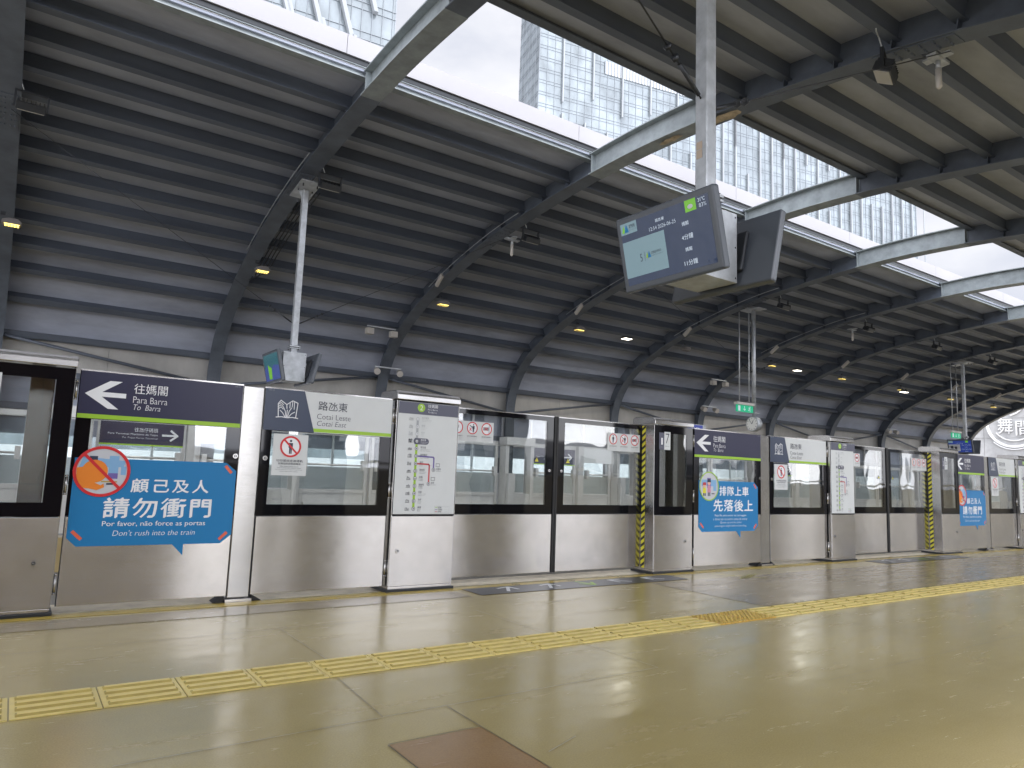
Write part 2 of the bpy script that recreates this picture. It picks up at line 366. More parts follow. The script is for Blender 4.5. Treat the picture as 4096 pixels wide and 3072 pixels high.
def side_pts(side, off, s0, s1, n):
    o = []
    for i in range(n+1):
        p, nn, d = at_arc(s0+(s1-s0)*i/n); q = p+nn*off
        o.append((HC+side*q.x, q.y))
    return o

# ------------------------------------------------------------------ station roof
roof = thing('station_roof', 'dark steel barrel vault over the platforms with a slit open to the sky', 'station roof', (16, HC, 0))
def RP(mb, name, **k):
    o = mb.build(name, None, **k); o.parent = roof; o.location = Vector(o.location)-Vector(roof.location); return o
DEPTH = .40
def curved_plate(mb, pts, x0, x1, th, m):
    """a plate that follows pts (y,z) with thickness th outwards (both as closed solid)"""
    n = len(pts); vs = []
    k = mb.mi(m)
    for i, (y, z) in enumerate(pts):
        a = pts[max(i-1, 0)]; b = pts[min(i+1, n-1)]
        d = Vector((b[0]-a[0], b[1]-a[1])).normalized(); nn = Vector((-d.y, d.x))*th
        vs.append([mb.bm.verts.new(q) for q in ((x0, y, z), (x1, y, z), (x1, y+nn.x, z+nn.y), (x0, y+nn.x, z+nn.y))])
    for i in range(n-1):
        for j in range(4):
            f = mb.bm.faces.new([vs[i][j], vs[i][(j+1) % 4], vs[i+1][(j+1) % 4], vs[i+1][j]]); f.material_index = k
    for e in (vs[0], vs[-1]):
        f = mb.bm.faces.new(e); f.material_index = k
full_in = [p for p in side_pts(-1, 0, S_END, 0, 46)] + side_pts(1, 0, 0, S_END, 46)[1:]
for X in RIBX:
    mb = MB()
    for side in (-1, 1):
        a = side_pts(side, 0, S_OPEN, S_END, 60); w1 = side_pts(side, .015, S_OPEN, S_END, 60); t = side_pts(side, DEPTH, S_OPEN, S_END, 60)
        sg = side
        curved_plate(mb, a, X-.15, X+.15, .018*sg, STEEL)
        curved_plate(mb, w1, X-.008, X+.008, (DEPTH-.03)*sg, STEEL)
        curved_plate(mb, t, X-.11, X+.11, .016*sg, STEEL)
        # stiffeners at each purlin
        s_ = S_OPEN+.7
        while s_ < S_END-1.55:
            p, nn, d = at_arc(s_); 
            for sx in (-1, 1):
                A = p+nn*.02; Bq = p+nn*(DEPTH-.02)
                pts = [(HC+side*(A+d*.006).x, (A+d*.006).y), (HC+side*(Bq+d*.006).x, (Bq+d*.006).y), (HC+side*(Bq-d*.006).x, (Bq-d*.006).y), (HC+side*(A-d*.006).x, (A-d*.006).y)]
                x0, x1 = (X+.009, X+.10) if sx > 0 else (X-.10, X-.009)
                mb.prism(pts, 'x', x0, x1, STEEL)
            s_ += .70
        # bolted splice: rows of bolts under the flange
        for side_s in ((3.9, 4.7),):
            for i in range(6):
                p, nn, d = at_arc(side_s[0]+i*.14)
                for bx in (-.09, -.04, .04, .09):
                    q = p-nn*.0; q2 = p-nn*.035
                    mb.tube([(X+bx, HC+side*q.x, q.y), (X+bx, HC+side*q2.x, q2.y)], .013, STEEL, 6)
            p0 = side_pts(side, -.014, side_s[0]-.1, side_s[0]+.8, 6)
            curved_plate(mb, p0, X-.12, X+.12, .012*sg, STEEL)
    rib = RP(mb, 'arch_rib')
    mb = MB()
    inn = side_pts(-1, 0, S_OPEN, 0, 8)[:-1] + side_pts(1, 0, 0, S_OPEN, 8)
    def mid(off): return side_pts(-1, off, S_OPEN, 0, 8)[:-1] + side_pts(1, off, 0, S_OPEN, 8)
    curved_plate(mb, mid(-.001), X-.155, X+.155, .02, GALV)
    curved_plate(mb, mid(.019), X-.010, X+.010, DEPTH-.035, GALV)
    curved_plate(mb, mid(DEPTH-.014), X-.115, X+.115, .018, GALV)
    for sd in (-1, 1):   # end plates and cleats at the slit edge
        p, nn, d = at_arc(S_OPEN-.01); y = HC+sd*p.x
        mb.box(X-.10, X-.011, y-.006, y+.006, p.y+.02, p.y+DEPTH-.02, GALV); mb.box(X+.011, X+.10, y-.006, y+.006, p.y+.02, p.y+DEPTH-.02, GALV)
    g = mb.build('slit_section', rib)
    if abs(X-7.85) < .01:      # paint peeling off the flange beside the hanging pole
        for (py, pw, ph) in ((6.30, .34, .16), (7.35, .26, .11)):
            mb = MB(); rr_ = random.Random(int(py*10)); zz = at_arc(abs(py-HC))[0].y-.0175
            mb.face([(X+ph*.8*math.sin(a_)*rr_.uniform(.5, 1), py+pw*math.cos(a_)*rr_.uniform(.6, 1), zz) for a_ in [i*math.pi/9 for i in range(18)]], mat('peeled_primer', (.42, .34, .24), .8, noise_amt=.35, nscale=14))
            mb.build('peeled_paint', rib)

# purlins, sheets
def purlin_sec(side, s_, w_=.13, d0=.15, d1=.385):
    p, nn, d = at_arc(s_)
    out_ = []
    for a, b in ((-w_/2, d0), (w_/2, d0), (w_/2, d0+.016), (.018, d0+.016), (.018, d1), (-.018, d1), (-.018, d0+.016), (-w_/2, d0+.016)):
        q = p+d*a+nn*b; out_.append((HC+side*q.x, q.y))
    return out_
for side in (1, -1):
    s_ = S_OPEN+.70
    SE = S_END-1.4 if side == 1 else NEAR_END
    while s_ < (S_END-1.55 if side == 1 else NEAR_END):
        mb = MB(); mb.prism(purlin_sec(side, s_), 'x', XS, XE-.2, PURL)
        RP(mb, 'purlin')
        s_ += .70
    # soffit sheet in long lapped panels
    mb = MB(); pts = [p for i, p in enumerate(side_pts(side, .39, S_OPEN+.02, SE, 60))]
    xx = XS; 
    while xx < XE-.1:
        x1 = min(xx+4.2, XE)
        curved_plate(mb, pts, xx+.002, x1-.002, .035*side, SHEET)
        xx += 4.2
    RP(mb, 'roof_sheet')
    # outer skin, closes the seams
    mb = MB(); curved_plate(mb, side_pts(side, .43, S_OPEN+.02, SE, 60), XS, XE, .03*side, WHITE); RP(mb, 'outer_skin')
    # edge beam and fascia along the slit
    y0 = HC+side*S_OPEN; z0 = at_arc(S_OPEN)[0].y
    mt = GALV if side == 1 else STEEL
    mb = MB()
    ya, yb = (y0+.02, y0+.15) if side == 1 else (y0-.15, y0-.02)
    yw = y0+side*.085
    mb.box(XS, XE-.2, ya, yb, z0+.30, z0+.315, mt); mb.box(XS, XE-.2, ya, yb, z0+.44, z0+.455, mt); mb.box(XS, XE-.2, yw-.006, yw+.006, z0+.316, z0+.439, mt)
    RP(mb, 'edge_beam')
    if side == 1:
        xx = XS-.35
        mb = MB()
        while xx < XE:
            mb.box(xx+.004, min(xx+4.196, XE), y0-.02, y0+.01, z0+.53, z0+.82, FASC); 
            mb.box(xx+.004, min(xx+4.196, XE), y0+.012, y0+.45, z0+.80, z0+.819, FASC)
            xx += 4.2
        RP(mb, 'fascia')
        mb = MB(); mb.box(XS, XE, y0+.012, y0+.03, z0+.456, z0+.795, DARKM); RP(mb, 'fascia_backing')
    else:
        mb = MB(); mb.box(XS, XE, y0-.02, y0+.0, z0+.46, z0+.62, DARKM); RP(mb, 'fascia')
# diagonal wind braces behind the far ribs
mb = MB()
for i in range(len(RIBX)-1):
    xa, xb = RIBX[i]+.15, RIBX[i+1]-.15
    if i % 2: mb.tube([(xa, HC+9.62, 3.35), (xb, HC+9.72, 2.75)], .035, PURL, 6)
    else: mb.tube([(xa, HC+9.72, 2.75), (xb, HC+9.62, 3.35)], .035, PURL, 6)
RP(mb, 'brace')

# ------------------------------------------------------------------ side walls (z < 3)
def side_wall(name, yin, yout, label, face):
    t = thing(name, label, 'wall', (XS, yin, 0))
    mb = MB(); x = XS
    while x < XE:
        x1 = min(x+2.1, XE)
        mb.box(x+.004, x1-.004, min(yin, yout), max(yin, yout), 0, .95, WHITE)
        if face == 1: mb.box(x+.004, x1-.004, min(yin, yout), max(yin, yout), 2.62, 3.35, WALLP)
        x += 2.1
    o = mb.build('wall_panel', t); o.location = -t.location
    mb = MB(); x = XS
    if face == -1:
        mb.box(XS, XE, min(yin, yout)+.03, max(yin, yout)-.03, 1.02, 1.07, WHITE); o = mb.build('hand_rail', t); o.location = -t.location; return t
    while x < XE:
        mb.box(x-.025, x+.025, min(yin, yout)+.02, max(yin, yout)-.02, .955, 2.615, WHITE); x += 1.05
    mb.box(XS, XE, min(yin, yout)+.01, max(yin, yout)-.01, 1.75, 1.79, WHITE)
    o = mb.build('mullion', t); o.location = -t.location
    return t
side_wall('side_wall', HC+9.90, HC+10.0, 'pale panel wall with a window band behind the far platform', 1)
side_wall('side_wall', HC-9.90, HC-10.0, 'low parapet wall with a hand rail along the near platform', -1)

# ------------------------------------------------------------------ floors and track
def struct(mb, name, **k): return tag(mb.build(name, **k), kind='structure')
mb = MB(); mb.box(XS-2, 60, HC-10, 5.28, -.4, 0, FLOOR); struct(mb, 'platform_floor')
mb = MB(); mb.box(XS-2, 60, 5.282, 5.66, -.4, -.012, EDGE); struct(mb, 'platform_edge')
mb = MB(); mb.box(XS-2, 60, 10.14, HC+10, -.4, -.0, FLOORB); struct(mb, 'far_platform_floor')
mb = MB(); mb.box(XS-40, 100, -60, 60, -7.2, -7, CONC); struct(mb, 'ground')
mb = MB(); mb.box(XS-40, 90, 5.2, 10.6, -1.5, -1.2, CONC)
mb.box(XS-40, 90, 5.2, 5.3, -1.2, -.41, CONC); mb.box(XS-40, 90, 10.5, 10.6, -1.2, -.41, CONC)
for yc in (6.65, 9.15): 
    mb.box(XS-40, 90, yc-1.0, yc-.35, -1.2, -.98, CONC); mb.box(XS-40, 90, yc+.35, yc+1.0, -1.2, -.98, CONC)
struct(mb, 'track_bed')
mb = MB(); mb.box(XS, 60, 5.115, 5.215, .001, .003, LINEY); struct(mb, 'floor_line')
# joints and repaired panels in the epoxy
mb = MB()
def joint(x0, y0, x1, y1, m=None, wd=.004): 
    d = Vector((x1-x0, y1-y0)); l = d.length; n_ = Vector((-d.y, d.x))/l*wd/2
    mb.face([(x0+n_.x, y0+n_.y, .0035), (x0-n_.x, y0-n_.y, .0035), (x1-n_.x, y1-n_.y, .0035), (x1+n_.x, y1+n_.y, .0035)], m or JM)
JM = mat('joint_pale', (.42, .38, .26), .5, noise_amt=.3, nscale=20); JD = mat('joint_dark', (.12, .10, .06), .5, noise_amt=.3, nscale=20)
joint(-1, 4.27, 2.8, 4.31, JD, .003); joint(1.38, 4.28, 1.38, 3.53); joint(1.31, 3.22, 1.27, 2.64, JD, .003); joint(.35, 2.62, 1.27, 2.635); joint(1.27, 2.64, 2.79, 2.66); joint(2.79, 2.66, 2.79, 3.22)
joint(1.55, 2.63, 1.53, .8, JD); joint(-1, 4.75, 3.0, 4.78, JD, .002); joint(2.74, 4.32, 2.75, 3.53); joint(-.2, 1.8, 1.17, 2.1, JM, .002)
joint(1.17, 2.375, 1.55, 2.375, JD, .004); joint(1.165, 2.37, 1.165, .9, JD, .004); joint(1.62, 2.05, 1.80, 2.12); joint(6.2, 3.22, 6.2, -1, JD, .002); joint(3.4, 2.1, 9, 2.15, JD, .002)
struct(mb, 'floor_joint')
mb = MB(); mb.face([(1.17, 2.37, .002), (1.17, .9, .002), (1.545, .9, .002), (1.545, 2.37, .002)], FLOORP)
struct(mb, 'floor_patch')
mb = MB(); mb.face([(4.9, 3.56, .002), (16.5, 3.56, .002), (16.5, 4.77, .002), (4.9, 4.77, .002)], FLOORB)
mb.face([(-3, 4.80, .002), (3.0, 4.80, .002), (3.0, 5.05, .002), (-3, 5.05, .002)], FLOORB)
struct(mb, 'floor_repair')

# tactile paving
mb = MB(); X0 = .381; T0, T1 = 3.232, 3.522
k = -16
while X0+.3*k < 46:
    x = X0+.3*k; k += 1
    warn = 4.0 < x+.15 < 4.62
    m = TACT2 if warn else TACT
    j = random.uniform(-.002, .002)
    mb.box(x+.003, x+.297, T0+j, T1+j, .0012, .006, m)
    if warn:
        for a in range(7):
            for b in range(7):
                cx, cyy = x+.03+a*.04, T0+.025+b*.04
                mb.tube([(cx, cyy, .006), (cx, cyy, .012)], [.014, .009], TACT_SHADE, 8); mb.tube([(cx, cyy, .0121), (cx, cyy, .013)], [.009, .007], m, 8)
    else:
        for b in range(4):
            yb = T0+.036+b*.073
            mb.prism([(yb-.020, .0062), (yb+.020, .0062), (yb+.012, .0135), (yb-.012, .0135)], 'x', x+.020, x+.280, TACT_SHADE); mb.box(x+.026, x+.274, yb-.0118, yb+.0118, .0136, .0145, m)
struct(mb, 'tactile_paving')

def queue_marking(x0, x1, label, full=True):
    t = thing('queue_marking', label, 'floor marking', (x0, 4.82, 0), group='queue markings before the doors')
    a = Art((0, 0, .0035), (1,0,0), (0,1,0), (0,0,1), .0006)
    a.rect(0, 0, x1-x0, .30, QUEUE, 0)
    W = x1-x0
    def arrow(cx, ang, m):
        c, s_ = math.cos(ang), math.sin(ang)
        def q(px, py): return (cx+px*c-py*s_, .17+px*s_+py*c)
        a.line([q(-.11, 0), q(.10, 0)], .03, m, 1); a.line([q(.0, .085), q(.10, 0)], .03, m, 2); a.line([q(.0, -.085), q(.10, 0)], .03, m, 3)
    arrow(W*.155, R(58), TXTW); arrow(W*.34, R(58), TXTW); arrow(W*.51, R(-75), LIME); arrow(W*.68, R(140), TXTW); arrow(W*.86, R(140), TXTW)
    a.build('arrows', t)
    for fx in (.24, .5, .76):
        b = Art((0, .345, .0045), (1,0,0), (0,1,0), (0,0,1), .0006)
        b.ring(W*fx, 0, .028, .036, DARKM, 1, 16); b.line([(W*fx-.015, -.01), (W*fx+.03, .012)], .008, DARKM, 2)
        b.build('footprint_mark', t)
    return t
queue_marking(3.10, 5.47, 'charcoal floor strip with queue arrows before the doors beside cabinet 7')
queue_marking(9.10, 11.36, 'charcoal floor strip with queue arrows before the doors beside cabinet 6')
queue_marking(14.8, 17.15, 'smallest charcoal queue strip in view, third along the platform')
a = Art((0, 0, .0045), (1,0,0), (0,1,0), (0,0,1), .0006)
a.line([(6.00, 5.0), (6.30, 4.56)], .012, YELL, 1)
for i in range(2):
    o_ = i*.05; a.line([(6.04+o_, 4.66-o_*.4), (6.40+o_, 4.82-o_*.4)], .022, YELL, 2)
    for k in range(6): a.line([(6.06+o_+k*.06, 4.67-o_*.4+k*.0265), (6.08+o_+k*.06, 4.679-o_*.4+k*.0265)], .022, DARKM, 3)
tag(a.build('tape_marking'), 'small yellow and black tape cross on the floor right of the queue strip', 'floor marking')

# ------------------------------------------------------------------ platform screen doors
YF = 5.25      # front plane of the fixed panels
def lock(parent, x, y, z, r=.017):
    mb = MB(); mb.tube([(x, y, z), (x, y-.006, z)], r, INOXS, 16); mb.tube([(x, y-.0062, z), (x, y-.0085, z)], r*.55, DARKM, 12); mb.tube([(x, y-.0088, z), (x, y-.010, z)], r*.28, INOXS, 8)
    return mb.build('lock', parent)
def hinge(parent, x, z):
    mb = MB(); mb.tube([(x, -.008, z-.05), (x, -.008, z+.05)], .009, INOXS, 10); mb.tube([(x, -.008, z+.052), (x, -.008, z+.062)], .010, INOXS, 10); mb.tube([(x, -.008, z-.062), (x, -.008, z-.052)], .010, INOXS, 10)
    return mb.build('hinge', parent)
def glazed(parent, W, wx0, wx1, wz0, wz1, z0=.59, z1=1.498, th=.03, y0=0):
    mb = MB()
    mb.box(0, wx0, y0, y0+th, z0, z1, BLACKG); mb.box(wx1, W, y0, y0+th, z0, z1, BLACKG)
    mb.box(wx0, wx1, y0, y0+th, z0, wz0, BLACKG); mb.box(wx0, wx1, y0, y0+th, wz1, z1, BLACKG)
    mb.build('glass_border', parent)
    mb = MB(); mb.box(wx0, wx1, y0+.004, y0+.012, wz0, wz1, GLASS); mb.build('window_pane', parent)
    mb = MB(); mb.box(0, W, y0-.002, y0+th, z1+.001, z1+.010, INOXS); mb.build('top_rail', parent)
def lower_plate(parent, W, y0=0, z0=.045, z1=.583, th=.03, inset=.006):
    mb = MB(); mb.box(inset, W-inset, y0, y0+th, z0, z1, INOX); o = mb.build('lower_plate', parent, bevel=.002)
    mb = MB(); mb.box(.001, inset-.001, y0+.004, y0+th, z0, z1, BLACK); mb.box(W-inset+.001, W-.001, y0+.004, y0+th, z0, z1, BLACK); mb.box(.001, W-.001, y0+.003, y0+th, z1+.001, z1+.006, BLACK)
    mb.build('edge_seal', parent)
    return o

def arrow_sign(parent, W, seal_text=True):
    a = Art((.004, -.004, 1.199)); w_ = W-.01
    a.rect(0, 0, w_, .30, INDIGO, 0); a.rect(0, 0, w_, .028, LIME, 1)
    k = w_
    # arrow, lower left corner of sign is origin; measured heights
    a.poly([(.03, .157), (.165, .245), (.235, .245), (.125, .172), (.26, .172), (.26, .142), (.125, .142), (.225, .073), (.165, .073)][:], TXTW, 2) if False else None
    a.poly([(.03, .157), (.125, .172), (.235, .247), (.165, .247)], TXTW, 2)
    a.poly([(.03, .157), (.165, .067), (.225, .067), (.125, .142)], TXTW, 2)
    a.poly([(.03, .157), (.125, .142), (.262, .142), (.262, .172), (.125, .172)], TXTW, 2)
    a.text('往媽閣', .305, .178, .505, .245, TXTW, 3)
    a.text('Para Barra', .305, .118, .510, .160, TXTW, 3)
    a.text('To  Barra', .305, .073, .470, .108, TXTW, 3, ital=.18)
    if seal_text: a.text('CED-19', w_-.055, .283, w_-.02, .290, TXTG, 3)
    return a.build('direction_sign', parent)
def icon(a, x0, y0, s_, m, L=3, lw=.006):
    P = lambda *q: [(x0+u*s_, y0+v*s_) for u, v in q]
    a.line(P((.0, .0), (.25, .03), (.5, .0), (.75, .03), (1, .0)), lw, m, L)
    a.line(P((.10, .03), (.06, .62), (.18, .78), (.45, .60), (.72, .80), (.96, .70), (.90, .03)), lw, m, L)
    a.line(P((.45, .60), (.47, .42)), lw, m, L)
    for q in (((.45, .04), (.40, .30), (.30, .48)), ((.48, .04), (.49, .36)), ((.52, .04), (.58, .30), (.68, .46)), ((.40, .04), (.28, .22), (.16, .32)), ((.57, .04), (.70, .2), (.84, .28))):
        a.line(P(*q), lw*.85, m, L)
    for i in range(3): a.line(P((.10, .60-.10*i), (.20, .68-.10*i), (.30, .58-.10*i)), lw*.8, m, L)
    a.line(P((.72, .78), (.70, .50)), lw*.8, m, L); a.line(P((.80, .76), (.80, .40)), lw*.8, m, L); a.line(P((.60, .70), (.60, .45)), lw*.8, m, L)
def name_sign(parent, W):
    a = Art((.004, -.004, 1.199)); w_ = W-.008
    a.rect(0, 0, w_, .30, PLATE, 0); a.rect(.36, .004, w_, .03, LIME, 1)
    a.poly([(0, 0), (.375, 0), (.285, .30), (0, .30)], NAVY, 2)
    icon(a, .085, .095, .16, TXTW)
    a.text('路氹東', .395, .170, .625, .238, TXTD, 3)
    a.text('Cotai Leste', .390, .103, .655, .143, TXTD, 3)
    a.text('Cotai East', .390, .052, .620, .090, TXTD, 3, ital=.18)
    a.text('CED-18', .02, .285, .06, .292, TXTG, 3)
    return a.build('station_name_sign', parent)
def man(a, cx, y0, h, m, L):
    a.disc(cx, y0+h*.90, h*.085, m, L, 14)
    a.poly([(cx-h*.15, y0+h*.76), (cx+h*.15, y0+h*.76), (cx+h*.15, y0+h*.42), (cx+h*.10, y0+h*.42), (cx+h*.095, y0), (cx+h*.015, y0), (cx, y0+h*.40), (cx-h*.015, y0), (cx-h*.095, y0), (cx-h*.10, y0+h*.42), (cx-h*.15, y0+h*.42)][::1], m, L)
def keep_out_sign(parent, x, z):
    W, H_ = .255, .30
    mb = MB(); mb.box(x, x+W, -.004, -.001, z, z+H_, PLATE); o = mb.build('keep_out_sticker', parent, bevel=.001)
    a = Art((x, -.004, z)); cx, cyy = W*.5, H_*.70
    a.disc(cx, cyy, .078, TXTW, 1); a.ring(cx, cyy, .064, .078, RED, 3, 32)
    man(a, cx, cyy-.052, .104, TXTD, 2)
    a.line([(cx-.048, cyy+.048), (cx+.048, cyy-.048)], .013, RED, 4)
    a.text('切勿嘗試走進導軌', .03, .098, W-.03, .116, TXTD, 2, bold=.01)
    a.text('如需協助請聯絡職員', .045, .078, W-.045, .093, TXTD, 2)
    a.text('Não tente entrar na via', .06, .062, W-.06, .070, TXTD, 2)
    a.text('Entre em contacto com a equipe de estação', .04, .050, W-.04, .058, TXTD, 2)
    a.text('Do not attempt to access the guideway', .03, .038, W-.03, .046, TXTD, 2)
    a.text('Contact station staff for assistance', .06, .026, W-.06, .034, TXTD, 2)
    a.build('keep_out_print', o)
def sticker_base(parent, x0, x1):
    """speech bubble, x0..x1 on the panel, z .40 to .955, tail below"""
    W = x1-x0
    a = Art((x0, -.0015, 0), step=.0006)
    a.poly([(0, .455), (.055, .402), (W*.62, .402), (W*.69, .33), (W*.69, .402), (W-.07, .402), (W, .46), (W, .895), (W-.07, .95), (0, .95)], BLUE, 1)
    for (xa, ya, xb, yb) in ((W-.07, .925, W-.035, .885), (.03, .492, .075, .448), (W-.075, .432, W-.035, .472)):
        a.line([(xa, ya), (xb, yb)], .020, ORBAR, 2)
    return a, W
def rush_sticker(parent, x0, x1):
    a, W = sticker_base(parent, x0, x1)
    a.text('顧己及人', W*.335, .738, W*.82, .826, TXTW, 3, spacing=1.25, bold=.12)
    a.text('請勿衝門', W*.185, .575, W*.845, .700, TXTW, 3, spacing=1.15, bold=.14)
    a.text('Por favor, não force as portas', W*.19, .515, W*.82, .556, TXTW, 3)
    a.text("Don't rush into the train", W*.255, .463, W*.755, .498, TXTW, 3, ital=.18)
    cx, cyy, r = .155, .868, .160
    a.disc(cx, cyy, r, PALE, 4); a.poly([(cx-.13, cyy+.02), (cx+.12, cyy+.03), (cx+.13, cyy+.07), (cx-.11, cyy+.09)], SKYB, 5)
    a.rect(cx-.075, cyy+.0, cx-.03, cyy+.095, NAVY, 6); a.rect(cx+.035, cyy-.045, cx+.09, cyy+.10, SKYB, 6); a.rect(cx+.035, cyy-.045, cx+.09, cyy-.01, PURPLE, 7)
    a.rect(cx+.105, cyy-.02, cx+.135, cyy+.035, SKYB, 7)
    a.rect(cx-.0, cyy-.068, cx+.09, cyy-.060, LINEY, 7); a.rect(cx+.03, cyy-.083, cx+.085, cyy-.073, TXTD, 7)
    a.disc(cx-.04, cyy+.0, .072, ORANGE, 8); 
    a.poly([(cx-.14, cyy+.02), (cx-.085, cyy+.03), (cx-.03, cyy-.05), (cx-.05, cyy-.11), (cx-.10, cyy-.105), (cx-.138, cyy-.06)], ORANGE, 9)
    a.poly([(cx-.06, cyy-.06), (cx+.0, cyy-.088), (cx+.015, cyy-.075), (cx+.02, cyy-.10), (cx-.02, cyy-.118), (cx-.06, cyy-.11)], ORANGE, 10)
    a.line([(cx-.105, cyy+.105), (cx+.105, cyy-.105)], .018, RED, 11)
    a.ring(cx, cyy, r-.018, r, RED, 12, 48)
    return a.build('courtesy_sticker', parent)
def queue_sticker(parent, x0, x1):
    a, W = sticker_base(parent, x0, x1)
    a.text('排隊上車', W*.335, .790, W*.83, .893, TXTW, 3, spacing=1.1, bold=.12)
    a.text('先落後上', W*.235, .618, W*.905, .745, TXTW, 3, spacing=1.1, bold=.14)
    a.text('Faça fila para entrar na carruagem', W*.26, .560, W*.79, .588, TXTW, 3)
    a.text('e deixe sair os outros antes de entrar', W*.235, .524, W*.81, .550, TXTW, 3)
    a.text('Queue up and let other', W*.345, .484, W*.71, .510, TXTW, 3, ital=.1)
    a.text('passengers alight before boarding', W*.26, .447, W*.79, .474, TXTW, 3, ital=.1)
    cx, cyy, r = .165, .890, .158
    a.disc(cx, cyy, r, PALE, 4); a.rect(cx-.12, cyy+.0, cx+.12, cyy+.07, SKYB, 5); a.rect(cx-.03, cyy-.02, cx+.03, cyy+.09, PURPLE, 6); a.rect(cx+.07, cyy-.05, cx+.12, cyy+.06, SKYB, 6)
    for (px, h, c1, c2) in ((-.075, .15, ACC, YELL), (.0, .19, TXTD, PINK)):
        b = cyy-.105
        a.rect(cx+px-.02, b, cx+px-.004, b+h*.25, TXTD, 7); a.rect(cx+px+.004, b, cx+px+.02, b+h*.25, TXTD, 7)
        a.poly([(cx+px-.028, b+h*.2), (cx+px+.028, b+h*.2), (cx+px+.022, b+h*.6), (cx+px-.022, b+h*.6)], c2, 8)
        a.disc(cx+px, b+h*.75, .026, SKIN, 9, 14); a.poly([(cx+px-.030, b+h*.78), (cx+px+.030, b+h*.78), (cx+px+.022, b+h*.97), (cx+px-.022, b+h*.97)], c1, 10)
    a.rect(cx+.04, cyy-.085, cx+.09, cyy-.075, TXTD, 7)
    a.ring(cx, cyy, r-.012, r, LIME, 11, 48)
    return a.build('courtesy_sticker', parent)

def sign_panel(x0, x1, label, art):
    W = x1-x0
    t = thing('arrow_screen', label, 'screen panel', (x0, YF, 0), group='fixed screen panels with arrow signs')
    glazed(t, W, .085, W-.09, .67, 1.196)
    lower_plate(t, W)
    arrow_sign(t, W)
    if art == 'rush': rush_sticker(t, .02, W-.005)
    else: queue_sticker(t, .075, W-.06)
    lock(t, W-.02-.0, 0, 1.0)
    for z in (1.37, .78, .18): hinge(t, -.014, z)
    return t
def name_panel(x0, x1, label):
    W = x1-x0
    t = thing('station_name_screen', label, 'screen panel', (x0, YF, 0), group='fixed screen panels with station names')
    glazed(t, W, .07, W-.09, .667, 1.196)
    lower_plate(t, W); name_sign(t, W); keep_out_sign(t, .085, .875)
    lock(t, .035, 0, .995)
    for z in (1.37, .78, .18): hinge(t, W+.006, z)
    a = Art((.11, -.0006, .70)); a.text('AKS 32 1', 0, 0, .04, .010, TXTD, 1); a.build('pane_print', t)
    return t
def post(x0, x1, label):
    W = x1-x0
    t = thing('screen_post', label, 'post', (x0, YF, 0), group='steel posts between the fixed panels')
    mb = MB(); mb.box(.003, W-.003, .004, .13, .03, 1.499, INOXS); mb.build('shaft', t, bevel=.004)
    mb = MB(); mb.box(-.015, W+.015, -.02, .16, .0, .022, INOX); mb.build('base_plate', t, bevel=.002)
    for s_ in (-1, 1):
        mb = MB(); xb = -.017 if s_ < 0 else W+.017
        mb.prism([(xb, .002), (xb+s_*.07, .002), (xb, .045)], 'y', .0, .12, BLACK)
        mb.build('foot_wedge', t)
    return t
def cabinet(x0, x1, label, num=None):
    """tall door cabinet: num=None gives the route map front, else the numbered window front"""
    W = x1-x0; D = .30
    t = thing('door_cabinet', label, 'door cabinet', (x0, 5.20, 0), group='steel cabinets that house the sliding doors')
    mb = MB(); mb.box(0, .012, .004, D, .045, 1.50, INOXS); mb.box(W-.012, W, .004, D, .045, 1.50, INOXS)
    mb.box(.012, W-.012, D-.012, D, .045, .58 if num else 1.50, INOX)
    if num: mb.box(W-.23, W-.10, D-.12, D-.013, .60, 1.49, INOXS)
    mb.build('side_plate', t, bevel=.002)
    mb = MB(); mb.box(.006, W-.006, .0, .018, .045, .583, INOX); mb.build('front_plate', t, bevel=.002)
    mb = MB(); mb.box(-.012, W+.012, -.012, D+.01, .0, .022, DARKM); mb.box(.004, W-.004, .002, D-.004, .023, .043, INOX); mb.build('plinth', t, bevel=.002)
    # cap with rounded front and back edges
    mb = MB(); pf = [(-.012, 1.508), (-.012, 1.545), (-.004, 1.562), (.02, 1.576), (.06, 1.582), (D-.03, 1.586), (D-.0, 1.580), (D+.012, 1.565), (D+.014, 1.508)]
    mb.prism(pf, 'x', -.004, W+.006, INOXS); mb.build('cap', t, bevel=.004)
    lock(t, W-.11 if num else .07, -.001, .315)
    if num:
        glazed_in = MB(); wx0, wx1, wz0, wz1 = .075, W-.10, .672, 1.422
        z0, z1 = .59, 1.498
        glazed_in.box(.003, wx0, .0, .02, z0, z1, BLACKG); glazed_in.box(wx1, W-.003, .0, .02, z0, z1, BLACKG); glazed_in.box(wx0, wx1, 0, .02, z0, wz0, BLACKG); glazed_in.box(wx0, wx1, 0, .02, wz1, z1, BLACKG)
        glazed_in.build('glass_border', t)
        mb = MB(); mb.box(wx0, wx1, .003, .010, wz0, wz1, GLASS); mb.build('window_pane', t)
        a = Art((.065, -.0015, 1.25)); big, small = num
        a.rect(.075, 0, .165, .185, PLATE, 0)
        a.rect(0, 0, .073, .175, INDIGO2, 0)
        a.text(big, .092, .065, .148, .168, TXTD, 1); a.text(small, .028 if small == '1' else .02, .05, .052, .12, TXTW, 1)
        a.text('Porta', .092, .03, .148, .042, TXTD, 1); a.text('CTV', .02, .02, .05, .03, TXTG, 1)
        a.build('door_number', t)
    else:
        mb = MB(); mb.box(.006, W-.006, .002, .018, .590, 1.498, BLACK); mb.box(.012, W-.012, -.001, .0015, .600, 1.494, PLATE); mb.build('map_panel', t)
        route_map(t, W)
    # hazard tape on the door side
    return t
